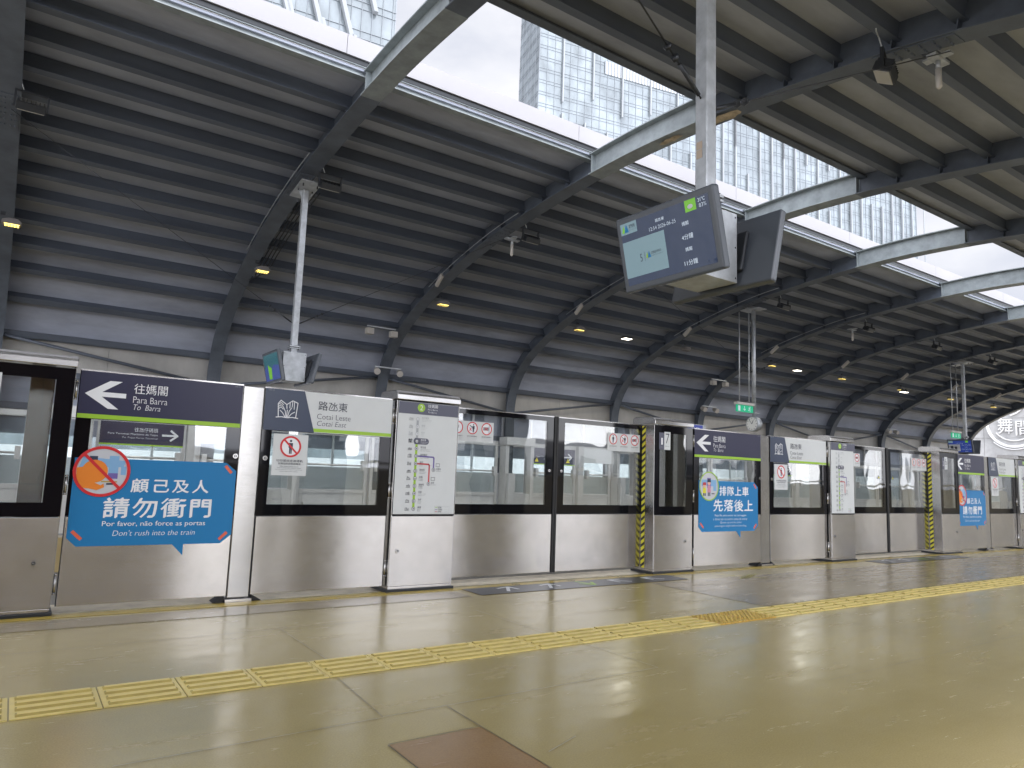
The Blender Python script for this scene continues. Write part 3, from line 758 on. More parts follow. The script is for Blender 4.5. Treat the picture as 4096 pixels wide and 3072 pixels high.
STN = [('氹仔碼頭', 'Terminal Marítimo da Taipa', 'Taipa Ferry Terminal'), ('機場', 'Aeroporto', 'Airport'), ('科大', 'MUST', 'MUST'), ('路氹東', 'Cotai Leste', 'Cotai East'),
       ('東亞運', 'Jogos da Ásia Oriental', 'East Asian Games'), ('協和醫院', 'Hospital Union', 'Union Hospital'), ('蓮花', 'Lótus', 'Lotus'), ('路氹西', 'Cotai Oeste', 'Cotai West'),
       ('排角', 'Pai Kok', 'Pai Kok'), ('運動場', 'Estádio', 'Stadium'), ('馬會', 'Jockey Clube', 'Jockey Club'), ('海洋', 'Oceano', 'Ocean'), ('媽閣', 'Barra', 'Barra')]
_route = []
def route_map(t, W):
    if _route:
        o = bpy.data.objects.new('route_map', _route[0]); C.objects.link(o); o.parent = t; return
    a = Art((0, -.0016, 0), step=.0007)
    a.rect(.014, 1.397, W-.014, 1.492, INDIGO2, 1)
    a.disc(.215, 1.452, .034, LIME, 2); a.text('2', .203, 1.432, .228, 1.472, TXTW, 3, bold=.02)
    a.text('往媽閣', .275, 1.457, .365, 1.485, TXTW, 3); a.text('Para Barra', .275, 1.436, .365, 1.449, TXTW, 3); a.text('To Barra', .275, 1.414, .355, 1.427, TXTW, 3, ital=.15)
    zs = [1.359, 1.296, 1.239, 1.180, 1.121, 1.061, 1.000, .941, .883, .822, .763, .703, .642]; cx = .188
    a.rect(cx-.010, zs[2]-.04, cx+.010, zs[0], TXTG, 1); a.rect(cx-.010, zs[12], cx+.010, zs[3]-.01, LIME, 1)
    a.rect(cx-.02, 1.180-.025, cx+.085, 1.180+.025, INDIGO2, 2); a.disc(cx-.005, 1.180, .025, INDIGO2, 3, 20); a.disc(cx+.085, 1.180, .025, INDIGO2, 3, 20)
    a.line([(cx, 1.061), (.345, 1.057), (.352, 1.05), (.352, .958)], .012, PURPLE, 2); a.line([(cx, 1.000), (.305, .998), (.313, .99), (.313, .845)], .012, ACC, 2)
    for i, z in enumerate(zs):
        g = TXTG if i < 3 else TXTD
        a.disc(cx, z, .015, g, 4, 18); a.disc(cx, z, .011, TXTW, 5, 16); a.disc(cx, z, .006, g, 6, 12)
        tx = cx+.035; tm = TXTW if i == 3 else g
        n_ = len(STN[i][0])
        a.text(STN[i][0], tx, z+.003, tx+.016*n_, z+.020, tm, 5)
        a.text(STN[i][1], tx, z-.008, tx+min(.09, .0058*len(STN[i][1])), z-.001, tm, 5); a.text(STN[i][2], tx, z-.019, tx+min(.085, .0055*len(STN[i][2])), z-.012, tm, 5)
        # pictogram
        px = cx-.058; 
        if i == 3: icon(a, px-.018, z-.012, .036, g, 4, .003)
        else:
            r = random.Random(i)
            a.line([(px-.018, z-.012), (px+.018, z-.012)], .0025, g, 4)
            q = [(px-.014+.0056*j, z-.010+r.uniform(.006, .024)) for j in range(6)]; a.line(q, .0025, g, 4); a.line([q[0], (px-.014, z-.012)], .0025, g, 4); a.line([q[-1], (px+.014, z-.012)], .0025, g, 4)
            a.line([q[2], (px-.002, z-.012)], .0022, g, 4); a.line([q[4], (px+.008, z-.012)], .0022, g, 4)
    for (x, z, s1, s2) in ((.352, .955, '石排灣', 'Seac Pai Van'), (.313, .842, '橫琴', 'Hengqin')):
        a.disc(x, z, .015, TXTD, 4, 18); a.disc(x, z, .011, TXTW, 5, 16); a.disc(x, z, .006, TXTD, 6, 12)
        a.text(s1, x+.022, z, x+.022+.015*len(s1), z+.016, TXTD, 4); a.text(s2, x+.022, z-.012, x+.068, z-.004, TXTD, 4)
        a.line([(x+.022, z+.028), (x+.055, z+.028), (x+.055, z+.052), (x+.022, z+.052), (x+.022, z+.028)], .0025, TXTD, 4)
    for i, (c, s1) in enumerate(((LIME, '氹仔線'), (PURPLE, '石排灣線'), (ACC, '橫琴線'))):
        z = .652-i*.017; a.rect(.385, z-.001, .405, z+.003, c, 3); a.text(s1, .41, z-.005, .41+.0105*len(s1), z+.007, TXTD, 3); a.text('Linha', .475, z, .50, z+.005, TXTG, 3)
    a.line([(.38, .61), (.515, .61), (.515, .662), (.38, .662), (.38, .61)], .0012, TXTG, 3)
    o = a.build('route_map', t); _route.append(o.data)
YD = 5.385
def door_leaf(x0, x1, label, right):
    W = x1-x0
    t = thing('sliding_door', label, 'sliding door', (x0, YD, 0), group='sliding platform doors')
    wx0, wx1 = (.04, W-.085) if not right else (.085, W-.035)
    glazed(t, W, wx0, wx1, .672, 1.455, z1=1.495)
    lower_plate(t, W, z0=.055)
    # edge seal at the meeting stile
    mb = MB(); xs = (W-.002, W+.020) if not right else (-.020, .002)
    mb.box(xs[0], xs[1], -.012, .03, .05, 1.505, BLACK); mb.build('meeting_seal', t, bevel=.004)
    lock(t, W-.05 if not right else .05, 0, .99, .013)
    a = Art(((.01 if not right else W-.49), -.0015, 1.215))
    a.rect(0, 0, .45, .178, PLATE, 0)
    for i in range(3):
        cx = .075+i*.15; a.ring(cx, .118, .046, .055, RED, 3, 24); a.disc(cx, .118, .046, TXTW, 1, 20)
        if i == 0: man(a, cx, .08, .078, TXTD, 2); a.rect(cx-.04, .08, cx-.028, .155, EDGE, 2)
        if i == 1: man(a, cx+.012, .08, .075, TXTD, 2); a.line([(cx, .125), (cx-.025, .14)], .007, TXTD, 2); a.line([(cx-.03, .12), (cx-.01, .095)], .006, RED, 4); a.line([(cx-.01, .12), (cx-.03, .095)], .006, RED, 4)
        if i == 2: 
            for q in range(4): a.line([(cx-.035, .108+.007*q), (cx+.02, .110+.007*q)], .005, TXTD, 2)
            a.rect(cx+.022, .078, cx+.03, .158, TXTG, 2); a.line([(cx-.02, .13), (cx+.01, .105)], .006, RED, 4); a.line([(cx+.01, .13), (cx-.02, .105)], .006, RED, 4)
        s_ = ('請勿倚靠車門', '請勿拋擲雜物', '請勿強行開啟車門')[i]
        a.text(s_, cx-.05, .040, cx+.05, .052, TXTD, 2)
        for q in range(3): a.text(('Não encoste à porta', 'Do not lean on the door', 'Keep hands clear of door')[q], cx-.052+.004*q, .028-.011*q, cx+.052-.004*q, .034-.011*q, TXTG, 2)
    a.build('warning_sticker', t)
    tx = W-.20 if not right else .13
    b = Art((tx, -.0015, 1.065)); b.poly([(-.028, 0), (.028, 0), (0, .05)], TXTD, 0); b.poly([(-.021, .004), (.021, .004), (0, .042)], YELL, 1); b.line([(0, .012), (0, .03)], .005, TXTD, 2)
    b.build('caution_triangle', t)
    return t
def hazard_tape(parent, x, y0, y1, z0=.05, z1=1.49):
    """striped tape on the side face of a cabinet (plane x = const, facing -x)"""
    a = Art((x, y0, 0), (0,1,0), (0,0,1), (-1,0,0)); W = y1-y0
    a.rect(0, z0, W, z1, YELL, 1); z = z0
    while z < z1-.05:
        a.poly([(0, z+.035), (W, z), (W, z+.030), (0, z+.065)], BLACK, 2); z += .066
    return a.build('hazard_tape', parent)

# modules: x of sign start, sign end/post, post end, name end, map cabinet end, doors middle, doors end
def module(o, kind):
    if kind == 'A': return dict(sign=(o+.30, o+1.30), post=(o+1.30, o+1.45), name=(o+1.45, o+2.46), mapc=(o+2.475, o+3.05), mid=o+4.235, num=(o+5.37, o+5.945))
    return dict(sign=(o+.35, o+1.50), post=(o+1.50, o+1.67), name=(o+1.67, o+2.83), mapc=(o+2.845, o+3.385), mid=o+4.55, num=(o+5.715, o+6.29))
MODS = [module(0, 'A'), module(5.67, 'B'), module(11.67, 'A'), module(17.34, 'B'), module(23.34, 'A'), module(29.01, 'B'), module(35.01, 'A')]
ORD = ['nearest', 'second', 'third', 'fourth', 'fifth', 'sixth', 'seventh']
NUMS = [('7', '1'), ('6', '2'), ('5', '1'), ('4', '2'), ('3', '1'), ('2', '2'), ('1', '1')]
L_sign = ['largest arrow sign panel, blue rush sticker with a red barred circle below it', 'arrow sign panel with the green ringed queue sticker beside cabinet 7', 'arrow sign panel with a small blue rush sticker beside cabinet 6']
L_name = ['largest station name panel with the keep-out sign, left of the nearest route map', 'station name panel with keep-out sign right of the queue sticker panel', 'station name panel with keep-out sign below the far hanging screens']
L_map = ['cabinet with the largest route map, between the name panel and closed doors', 'route map cabinet between cabinet 7 and cabinet 6, mid distance', 'route map cabinet cut by the right edge of the photo, beyond cabinet 6']
L_num = ['steel cabinet numbered 7 with hazard tape on its left edge', 'steel cabinet numbered 6 with hazard tape, farther along the platform']
L_door = ['left leaf of the nearest closed doors, beside the largest route map', 'right leaf of the nearest closed doors, beside cabinet 7', 'left leaf of the doors left of cabinet 6, beside the mid-distance route map', 'right leaf of the doors left of cabinet 6, touching its hazard tape']
L_post = ['nearest brushed steel post between the big arrow sign and the largest name sign', 'steel post right of the green ringed queue sticker', 'steel post beneath the far hanging screens']
def lab(L, i, txt): return L[i] if i < len(L) else txt.format(ORD[min(i, 6)])
c8 = cabinet(-.33, .275, 'steel cabinet numbered 8 cut by the left edge of the photo', ('8', '1'))
for i, m_ in enumerate(MODS):
    sign_panel(*m_['sign'], lab(L_sign, i, '{} arrow sign panel counted from the left along the platform'), 'rush' if i % 2 == 0 else 'queue')
    post(*m_['post'], lab(L_post, i, '{} steel post counted from the left along the platform'))
    name_panel(*m_['name'], lab(L_name, i, '{} station name panel counted from the left along the platform'))
    cabinet(*m_['mapc'], lab(L_map, i, '{} route map cabinet counted from the left along the platform'))
    door_leaf(m_['mapc'][1]+.01, m_['mid']-.022, L_door[2*i] if 2*i < 4 else 'left leaf of the {} pair of doors from the left'.format(ORD[i]), False)
    door_leaf(m_['mid']+.022, m_['num'][0]+.012, L_door[2*i+1] if 2*i < 4 else 'right leaf of the {} pair of doors from the left'.format(ORD[i]), True)
    c = cabinet(*m_['num'], lab(L_num, i, '{} numbered steel cabinet after cabinet 8 along the platform'), NUMS[i])
    hazard_tape(c, -.001, .125, .175)
door_leaf(-1.46, -.32, 'door leaf left of the cabinet numbered 8, out of the photo', True)

# ------------------------------------------------------------------ screens of the opposite platform, seen from behind
YO = 10.55
FRM = mat('far_frame', (.50, .50, .49), .35, metal=.35, noise_amt=.1, nscale=5)
def far_module(o, label):
    t = thing('opposite_screen', label, 'platform screen', (o, YO, 0), group='platform screens of the opposite platform')
    def P(mb, n_, **k): return mb.build(n_, t, **k)
    P_ = 5.87; segs = [(0, 1.05, 'sign'), (1.20, 1.93, 'name'), (1.95, 2.55, 'cab'), (2.60, 3.70, 'door'), (3.75, 4.85, 'door'), (4.90, 6.13, 'name'), (6.18, 6.79, 'cab')]
    fr = MB(); gl = MB(); lo = MB(); dk = MB()
    for a_, b_, ty in segs:
        if ty == 'cab':
            fr.box(a_, b_, -.25, -.0, 1.44, 1.58, FRM); fr.box(a_, a_+.07, -.22, -.02, .0, 1.43, FRM); fr.box(b_-.07, b_, -.22, -.02, .0, 1.43, FRM)
            gl.box(a_+.075, b_-.075, -.02, -.012, .62, 1.40, GLASS2); lo.box(a_+.07, b_-.07, -.20, -.05, .03, .60, FRM)
            fr.box(a_+.02, a_+.16, -.30, -.23, .1, .95, FRM); 
        else:
            fr.box(a_, b_, -.05, 0, 1.43, 1.50, FRM); fr.box(a_, a_+.045, -.05, 0, .06, 1.425, FRM); fr.box(b_-.045, b_, -.05, 0, .06, 1.425, FRM); fr.box(a_+.05, b_-.05, -.05, 0, .56, .61, FRM)
            gl.box(a_+.05, b_-.05, -.022, -.012, .615, 1.425, GLASS2); lo.box(a_+.05, b_-.05, -.04, -.01, .06, .555, FRM)
            dk.tube([(a_+.12, -.10, .98), (b_-.12, -.10, .98)], .014, FRM, 8); dk.box(a_+.06, a_+.12, -.13, -.051, .90, 1.06, FRM); dk.box(b_-.12, b_-.06, -.13, -.051, .90, 1.06, FRM)
            lo.box(a_+.1, b_-.1, -.12, -.051, .36, .42, FRM)
    fr.box(1.06, 1.19, -.12, 0, 0, 1.5, FRM)
    P(fr, 'frame', bevel=.003); P(gl, 'glazing'); P(lo, 'lower_plate'); P(dk, 'push_bar')
    a = Art((.0, -.053, 1.13)); a.rect(.03, 0, 1.02, .30, INDIGO, 1); a.rect(.03, 0, 1.02, .02, LIME, 2)
    a.text('往氹仔碼頭', .42, .18, .70, .235, TXTW, 3); a.text('Para Terminal Marítimo da Taipa', .12, .13, .70, .16, TXTW, 3); a.text('To Taipa Ferry Terminal', .28, .085, .70, .112, TXTW, 3, ital=.15)
    a.line([(.76, .15), (.94, .15)], .025, TXTW, 3); a.line([(.86, .215), (.94, .15), (.86, .085)], .025, TXTW, 4)
    a.build('direction_sign', t)
    b = Art((1.2, -.053, 1.20)); b.rect(.02, 0, .98, .28, PLATE, 1); b.build('name_sign', t)
    return t
fm = far_module(-6.0, 'opposite platform screen out of the photo on the left'); 
FL = ['opposite platform screen seen through the largest arrow panel', 'opposite platform screen seen through the nearest closed doors', 'opposite platform screen seen through the panes around cabinet 7', 'opposite platform screen seen through the panes right of cabinet 7',
      'opposite platform screen seen through the doors before cabinet 6', 'opposite platform screen seen through the panes beyond cabinet 6', 'seventh opposite platform screen, almost hidden beyond cabinet 6']
for i in range(6):
    c = copy_tree(fm); c.location.x = .85+6.85*i; c['label'] = FL[i]

# ------------------------------------------------------------------ hanging displays
def rot_box_T(c, rx=0, ry=0, rz=0): return Matrix.Translation(c) @ Matrix.Rotation(rz, 4, 'Z') @ Matrix.Rotation(ry, 4, 'Y') @ Matrix.Rotation(rx, 4, 'X')
def display(x, y, label, zb, pole_top, content, W=.86, H_=.52, plate=True):
    """pole under a rib with a steel box and two tilted screens facing -x and +x"""
    t = thing('hanging_display', label, 'display', (x, y, 0), group='hanging train information displays')
    mb = MB(); mb.box(-.05, .05, -.05, .05, zb+.62, pole_top, GALVP); mb.build('pole', t, bevel=.008)
    mb = MB(); mb.box(-.085, .085, -.085, .085, zb+.595, zb+.615, GALVP); mb.box(-.085, .085, -.085, .085, zb+.565, zb+.58, GALVP)
    for a_ in (-.065, .065):
        for b_ in (-.065, .065): mb.tube([(a_, b_, zb+.55), (a_, b_, zb+.63)], .008, DARKM, 6)
    mb.box(-.045, .045, -.045, .045, zb+.50, zb+.564, GALVP); mb.build('flange', t)
    if plate:
        mb = MB(); T = rot_box_T((0, 0, pole_top+.01), rx=-R(8)); mb.box(-.17, .17, -.32, .32, -.01, .01, GALVP, T)
        for a_ in (-.12, .12):
            for b_ in (-.25, 0, .25): mb.tube([(a_, b_, pole_top-.03-.0*b_), (a_, b_, pole_top+.02)], .012, DARKM, 6)
        for a_ in (-1, 1): mb.prism([(a_*.05, pole_top-.02), (a_*.13, pole_top-.02), (a_*.05, pole_top-.16)], 'y', -.006, .006, GALVP)
        mb.build('mounting_plate', t)
    mb = MB(); T = None
    mb.box(-.19, .19, -.11, .23, zb+.02, zb+.50, GALVP); 
    for zz in (zb+.05, zb+.26, zb+.47):
        for xx in (-.17, .17): mb.tube([(xx, -.111, zz), (xx, -.116, zz)], .007, DARKM, 6)
    mb.build('control_box', t, bevel=.006)
    for sgn in (-1, 1):
        tilt = R(13)
        # screen local frame: u along -y*sgn..., v up tilted, n outwards (sgn x) and down
        n_ = Vector((sgn*math.cos(tilt), 0, -math.sin(tilt))); v_ = Vector((sgn*math.sin(tilt), 0, math.cos(tilt))); u_ = v_.cross(n_)
        cen = Vector((sgn*.285, .06, zb+.24))
        M = Matrix((u_, v_, n_)).transposed().to_4x4(); M.translation = cen
        mb = MB(); mb.box(-W/2, W/2, -H_/2, H_/2, -.03, .03, BEZEL, M)
        mb.box(-.2, .2, -.15, .15, -.06, -.031, DARKM, M)
        s_ = mb.build('screen_housing', t, bevel=.018, seg=3)
        mb = MB(); mb.box(-.04, .04, -.10, .10, -.13, -.061, GALVP, M); mb.build('bracket', t)
        a = Art(cen+n_*.0305, u_, v_, n_, .0008); w2, h2 = W/2-.045, H_/2-.045
        content(a, w2, h2, sgn); a.build('screen_picture', s_)
    return t
def content_main(a, w, h, sgn):
    a.rect(-w, -h, w, h, SCRN, 1)
    if sgn > 0: return
    X = lambda f: -w+2*w*f; Y = lambda f: -h+2*h*f
    a.rect(X(0), Y(.82), X(.2), Y(1), SCRW, 2); a.poly([(X(.015), Y(.85)), (X(.04), Y(.97)), (X(.06), Y(.85))], SCRG, 3); a.poly([(X(.045), Y(.85)), (X(.075), Y(.98)), (X(.10), Y(.85))], BLUE, 4)
    a.text('澳門輕軌', X(.105), Y(.90), X(.18), Y(.96), TXTD, 3); a.text('Metro Ligeiro de Macau', X(.105), Y(.86), X(.19), Y(.88), TXTD, 3)
    a.rect(X(0), Y(.12), X(.50), Y(.70), SCRW, 2); a.rect(X(.0), Y(.12), X(.50), Y(.38), SCRW, 3)
    a.text('5', X(.19), Y(.33), X(.215), Y(.45), TXTD, 4, bold=.02); a.line([(X(.245), Y(.32)), (X(.245), Y(.47))], .002, TXTD, 4)
    a.poly([(X(.26), Y(.36)), (X(.275), Y(.45)), (X(.29), Y(.36))], LIME, 4); a.poly([(X(.28), Y(.36)), (X(.30), Y(.46)), (X(.32), Y(.36))], BLUE, 5)
    a.text('澳門輕軌股份有限公司', X(.325), Y(.40), X(.44), Y(.44), TXTD, 4); a.text('Sociedade do Metro Ligeiro de Macau, S.A.', X(.325), Y(.365), X(.46), Y(.385), TXTD, 4)
    a.text('路氹東', X(.42), Y(.85), X(.52), Y(.90), SCRT, 3); a.text('12:54 2026-06-25', X(.34), Y(.745), X(.64), Y(.80), SCRT, 3)
    a.rect(X(.755), Y(.83), X(.87), Y(1), SCRG, 2); a.disc(X(.81), Y(.90), .022, PALE, 3, 16, .014)
    a.text('31°C', X(.895), Y(.92), X(.965), Y(.975), SCRT, 3); a.text('83%', X(.90), Y(.84), X(.975), Y(.895), SCRT, 3)
    a.text('媽閣', X(.70), Y(.655), X(.77), Y(.715), SCRT, 3); a.text('4分鐘', X(.68), Y(.45), X(.80), Y(.53), SCRT, 3)
    a.text('媽閣', X(.70), Y(.275), X(.77), Y(.335), SCRT, 3); a.text('11分鐘', X(.67), Y(.07), X(.81), Y(.15), SCRT, 3)
def content_teal(a, w, h, sgn):
    a.rect(-w, -h, w, h, TEAL, 1)
    if sgn < 0:
        a.poly([(-w, -h), (w, -h), (w, .0), (w*.3, .03), (-.05, -.05), (-w*.6, .05), (-w, -.02)], SCRB, 2); a.poly([(-w*.5, -h*.9), (-w*.1, -h*.9), (w*.0, -.02), (-w*.5, .05)], SCRG, 3)
def content_far(a, w, h, sgn):
    a.rect(-w, -h, w, h, SCRB if sgn < 0 else SCRN, 1)
    if sgn > 0: return
    X = lambda f: -w+2*w*f; Y = lambda f: -h+2*h*f
    a.rect(X(0), Y(.82), X(.2), Y(1), SCRW, 2); a.rect(X(.75), Y(.83), X(.87), Y(1), SCRG, 2)
    a.rect(X(.0), Y(.1), X(.5), Y(.68), PALE, 2); a.rect(X(.08), Y(.2), X(.2), Y(.55), TXTD, 3); a.rect(X(.26), Y(.12), X(.36), Y(.5), TXTD, 3)
    a.text('12:54 2026-06-25', X(.36), Y(.76), X(.66), Y(.80), SCRT, 3); a.text('Terminal Marítimo da Taipa', X(.56), Y(.6), X(.98), Y(.645), SCRT, 3); a.text('3 min', X(.70), Y(.42), X(.82), Y(.47), SCRT, 3)
    a.text('Terminal Marítimo da Taipa', X(.56), Y(.24), X(.98), Y(.285), SCRT, 3); a.text('10 min', X(.70), Y(.07), X(.82), Y(.12), SCRT, 3)
display(3.68, 3.12, 'nearest hanging screens with the navy timetable, high over the platform', 2.25, 5.55, content_main, plate=False)
display(3.65, 11.75, 'hanging screens on a pale pole above the largest name sign', 2.30, 5.62, content_teal)
display(28.85, 12.25, 'small blue hanging screens near the far right end', 2.30, 5.62, content_far)
# small notice stickers on the near pole
a = Art((3.63-.0012, 3.12-.035, 3.12), (0,-1,0), (0,0,1), (-1,0,0)); a.o = Vector((3.6285, 3.155, 3.12))
a.rect(0, 0, .05, .06, mat('label_tan', (.45, .36, .28), .5), 1); a.rect(0, .065, .05, .12, MATS['label_tan'], 1)
tag(a.build('pole_sticker'), 'two small tan notices stuck to the nearest hanging pole', 'sticker')

def wire(p, q, r, label, fit=True):
    t = thing('guy_wire', label, 'guy wire', p)
    p = Vector(p); q = Vector(q); d = q-p
    mb = MB(); mb.tube([(0, 0, 0), d], r, DARKM, 5); mb.build('cable', t)
    mb = MB(); u_ = d.normalized(); mb.tube([u_*.03, u_*.30], r*2.6, DARKM, 6); mb.tube([u_*.34, u_*.37], r*5, DARKM, 6); mb.tube([u_*.44, u_*.46], r*5, DARKM, 6); mb.build('turnbuckle', t)
wire((3.63, 3.12, 3.55), (-.55, 2.4, 5.55), .006, 'guy wire running up left from the nearest hanging pole')
wire((3.73, 3.12, 3.50), (7.8, 3.3, 5.6), .006, 'guy wire running up right from the nearest hanging pole')
wire((3.60, 11.75, 3.30), (-.5, 11.75, 5.70), .005, 'guy wire running up left from the pole over the largest name sign')
wire((3.70, 11.75, 3.30), (7.8, 11.75, 5.70), .005, 'guy wire running up right from the pole over the largest name sign')
wire((16.20, 12.1, 3.9), (12.1, 12.1, 5.7), .006, 'guy wire left of the clock pole'); wire((16.30, 12.1, 3.9), (20.4, 12.1, 5.7), .006, 'guy wire right of the clock pole')

# clock on its pole
t = thing('hanging_clock', 'round white clock at the foot of a long hanging pole', 'clock', (16.25, 12.1, 0))
mb = MB(); mb.tube([(0, 0, 2.70), (0, 0, 5.63)], .055, GALVP, 12); mb.box(-.1, .1, -.1, .1, 2.78, 2.80, GALVP); mb.box(-.17, .17, -.3, .3, 5.62, 5.64, GALVP); mb.build('pole', t)
mb = MB(); mb.tube([(-.09, 0, 2.50), (.09, 0, 2.50)], .195, GALVP, 32); c_ = mb.build('case', t)
for sgn in (-1, 1):
    a = Art((sgn*.091, 0, 2.50), (0, sgn, 0), (0,0,1), (sgn,0,0), .002); a.disc(0, 0, .175, CREAM, 1, 32); 
    for i in range(12):
        an = i*math.pi/6; a.line([(.135*math.sin(an), .135*math.cos(an)), (.16*math.sin(an), .16*math.cos(an))], .012, TXTD, 2)
    a.line([(0, 0), (.10*math.sin(R(387)), .10*math.cos(R(387)))], .016, TXTD, 3); a.line([(0, 0), (.14*math.sin(R(324)), .14*math.cos(R(324)))], .011, TXTD, 4)
    a.build('dial', t)

# exit signs
def exit_sign(x, y, label, W=.72):
    t = thing('exit_sign', label, 'exit sign', (x, y, 0), group='green exit signs hung on two rods')
    mb = MB(); mb.tube([(.16, .02, 3.02), (.16, .02, 5.45)], .016, GALVP, 8); mb.build('rod', t)
    mb = MB(); mb.tube([(W-.16, .02, 3.02), (W-.16, .02, 5.48)], .016, GALVP, 8); mb.build('rod', t)
    mb = MB(); mb.box(0, W, -.04, .08, 2.96, 3.03, BEIGE); mb.build('housing', t, bevel=.008)
    mb = MB(); mb.box(.02, W-.02, .0, .03, 2.78, 2.958, GREEN); mb.build('sign_plate', t)
    a = Art((0, -.001, 0)); a.rect(.08, 2.80, .17, 2.94, TXTW, 1); a.line([(.34, 2.93), (.34, 2.83)], .02, TXTW, 1); a.line([(.30, 2.86), (.34, 2.82), (.38, 2.86)], .02, TXTW, 2)
    a.disc(.57, 2.93, .016, TXTW, 1, 12); a.line([(.56, 2.91), (.53, 2.86), (.57, 2.83), (.56, 2.80)], .02, TXTW, 2); a.line([(.53, 2.86), (.49, 2.82)], .018, TXTW, 3); a.line([(.50, 2.90), (.55, 2.895), (.60, 2.87)], .014, TXTW, 3)
    a.build('pictogram', t)
exit_sign(15.38, 12.0, 'green exit sign hung beside the clock pole')
exit_sign(27.2, 12.0, 'green exit sign hung left of the far blue screens')
t = thing('way_out_sign', 'dark blue way-out sign with Chinese characters behind the second arrow panel', 'sign', (13.6, 12.3, 0))
mb = MB(); mb.box(0, .95, 0, .16, 1.86, 2.36, GALVP); mb.build('sign_case', t, bevel=.008)
mb = MB(); mb.box(-.3, .80, -.03, -.002, 1.89, 2.34, mat('wayout_blue', (.01, .02, .12), .3, emit=(.01, .02, .16), es=.5)); mb.build('sign_face', t)
a = Art((0, -.031, 0)); a.text('出口', .38, 2.16, .66, 2.29, TXTW, 1); a.disc(-.02, 2.28, .03, TXTW, 1, 12); a.rect(-.06, 2.08, .02, 2.24, TXTW, 1); a.text('Saída', .40, 2.04, .66, 2.12, TXTW, 1)
a.build('lettering', t)
mb = MB(); mb.tube([(.4, .08, 0), (.4, .08, 1.858)], .02, GALVP, 8); mb.build('rod', t)

# ------------------------------------------------------------------ rib lamps, floodlights, antennas, speakers
def louvre_lamp(x, y, z, label, lit=True):
    t = thing('rib_lamp', label, 'lamp', (x+.14, y, z), group='hooded lamps on the arch ribs')
    mb = MB(); mb.prism([(-.15, -.02), (-.14, .04), (-.05, .075), (.08, .075), (.13, .03), (.14, -.02)], 'y', -.09, .09, LAMPB); mb.build('hood', t, bevel=.006)
    mb = MB(); mb.box(-.11, .11, -.075, .075, -.035, -.021, LAMPY if lit else LAMPOFF); mb.build('lens', t)
    mb = MB()
    for i in range(6): mb.box(-.112+.043*i, -.102+.043*i, -.08, .08, -.048, -.030, LAMPB)
    mb.build('louvre', t)
    mb = MB(); mb.box(-.17, -.10, -.10, -.06, .10, .16, DARKM); mb.build('bracket', t)
    return t
def gear_box(x, y, z, label):
    T = rot_box_T((x, y, z), rx=R(-38))
    mb = MB(); mb.box(-.03, .03, -.17, .17, -.05, .05, BEIGE, T); return tag(mb.build('gear_box', bevel=.006), label, 'gear box', 'pale gear boxes above the rib lamps')
def floodlight(x, y, z, label, rz=0):
    t = thing('floodlight', label, 'floodlight', (x, y, z), rz, group='black floodlights on the arch ribs')
    T = rot_box_T((0, 0, 0), rx=R(25))
    mb = MB(); mb.box(-.17, .17, -.10, .10, -.04, .06, DARKM, T)
    for i in range(7): mb.box(-.16+.05*i, -.15+.05*i, -.09, .09, .062, .10, DARKM, T)
    mb.build('housing', t, bevel=.006)
    mb = MB(); mb.box(-.15, .15, -.085, .085, -.050, -.041, LAMPOFF, T); mb.build('lens', t)
    mb = MB(); mb.box(-.20, -.175, -.02, .02, -.02, .20, DARKM); mb.box(.175, .20, -.02, .02, -.02, .20, DARKM); mb.box(-.20, .20, -.02, .02, .201, .22, DARKM); mb.build('yoke', t)
    mb = MB(); mb.tube([(-.1, 0, .22), (-.14, .03, .36), (-.20, .05, .42), (-.28, .04, .40)], .008, GALVP, 6); mb.build('cable', t)
    return t
def antenna(x, y, z, label):
    t = thing('antenna', label, 'antenna', (x, y, z), group='white wand antennas under the ribs')
    mb = MB(); mb.box(-.16, .16, -.05, .05, .0, .03, GALVP); mb.box(-.05, .05, -.14, .14, .032, .05, GALVP); mb.build('bracket', t)
    mb = MB(); mb.tube([(0, 0, -.001), (0, 0, -.09)], .028, GALVP, 8); mb.build('socket', t)
    mb = MB(); mb.tube([(0, 0, -.091), (0, 0, -.30), (0, 0, -.325)], [.032, .032, .012], BEIGE, 12); mb.build('wand', t)
for k in range(0, 10):
    X = 3.65+4.2*(k-1); w_ = ['lit lamp on the rib at the left edge', 'lit hooded lamp on the rib left of the hanging pole', 'lit hooded lamp on the second rib from the left pole', 'lit hooded lamp on the third rib, left of the white LED lamp'][k] if k < 4 else '{} hooded rib lamp counted from the left'.format(['', '', '', '', 'fifth', 'sixth', 'seventh', 'eighth', 'ninth', 'tenth'][k])
    louvre_lamp(X, 14.62, 4.86, w_, True if k != 4 else False)
    if k >= 2: gear_box(X-.16, 14.3, 5.32, '{} pale gear box on the ribs counted from the left'.format(['', '', 'first', 'second', 'third', 'fourth', 'fifth', 'sixth', 'seventh', 'eighth'][k]))
    floodlight(X+.28, 11.35, 5.62, '{} black floodlight on the far ribs counted from the left'.format(['first', 'second', 'third', 'fourth', 'fifth', 'sixth', 'seventh', 'eighth', 'ninth', 'tenth'][k]), 0)
floodlight(7.60, 3.90, 5.55, 'black floodlight under the near roof at upper right', R(20))
antenna(7.85, 11.6, 5.62, 'white wand antenna under the second rib, centre of the photo')
antenna(20.45, 11.7, 5.62, 'white wand antenna under the rib right of the clock')
antenna(33.05, 11.7, 5.62, 'farthest white wand antenna under the ribs')
antenna(7.85, 3.45, 5.58, 'white wand antenna beside the floodlight at upper right')
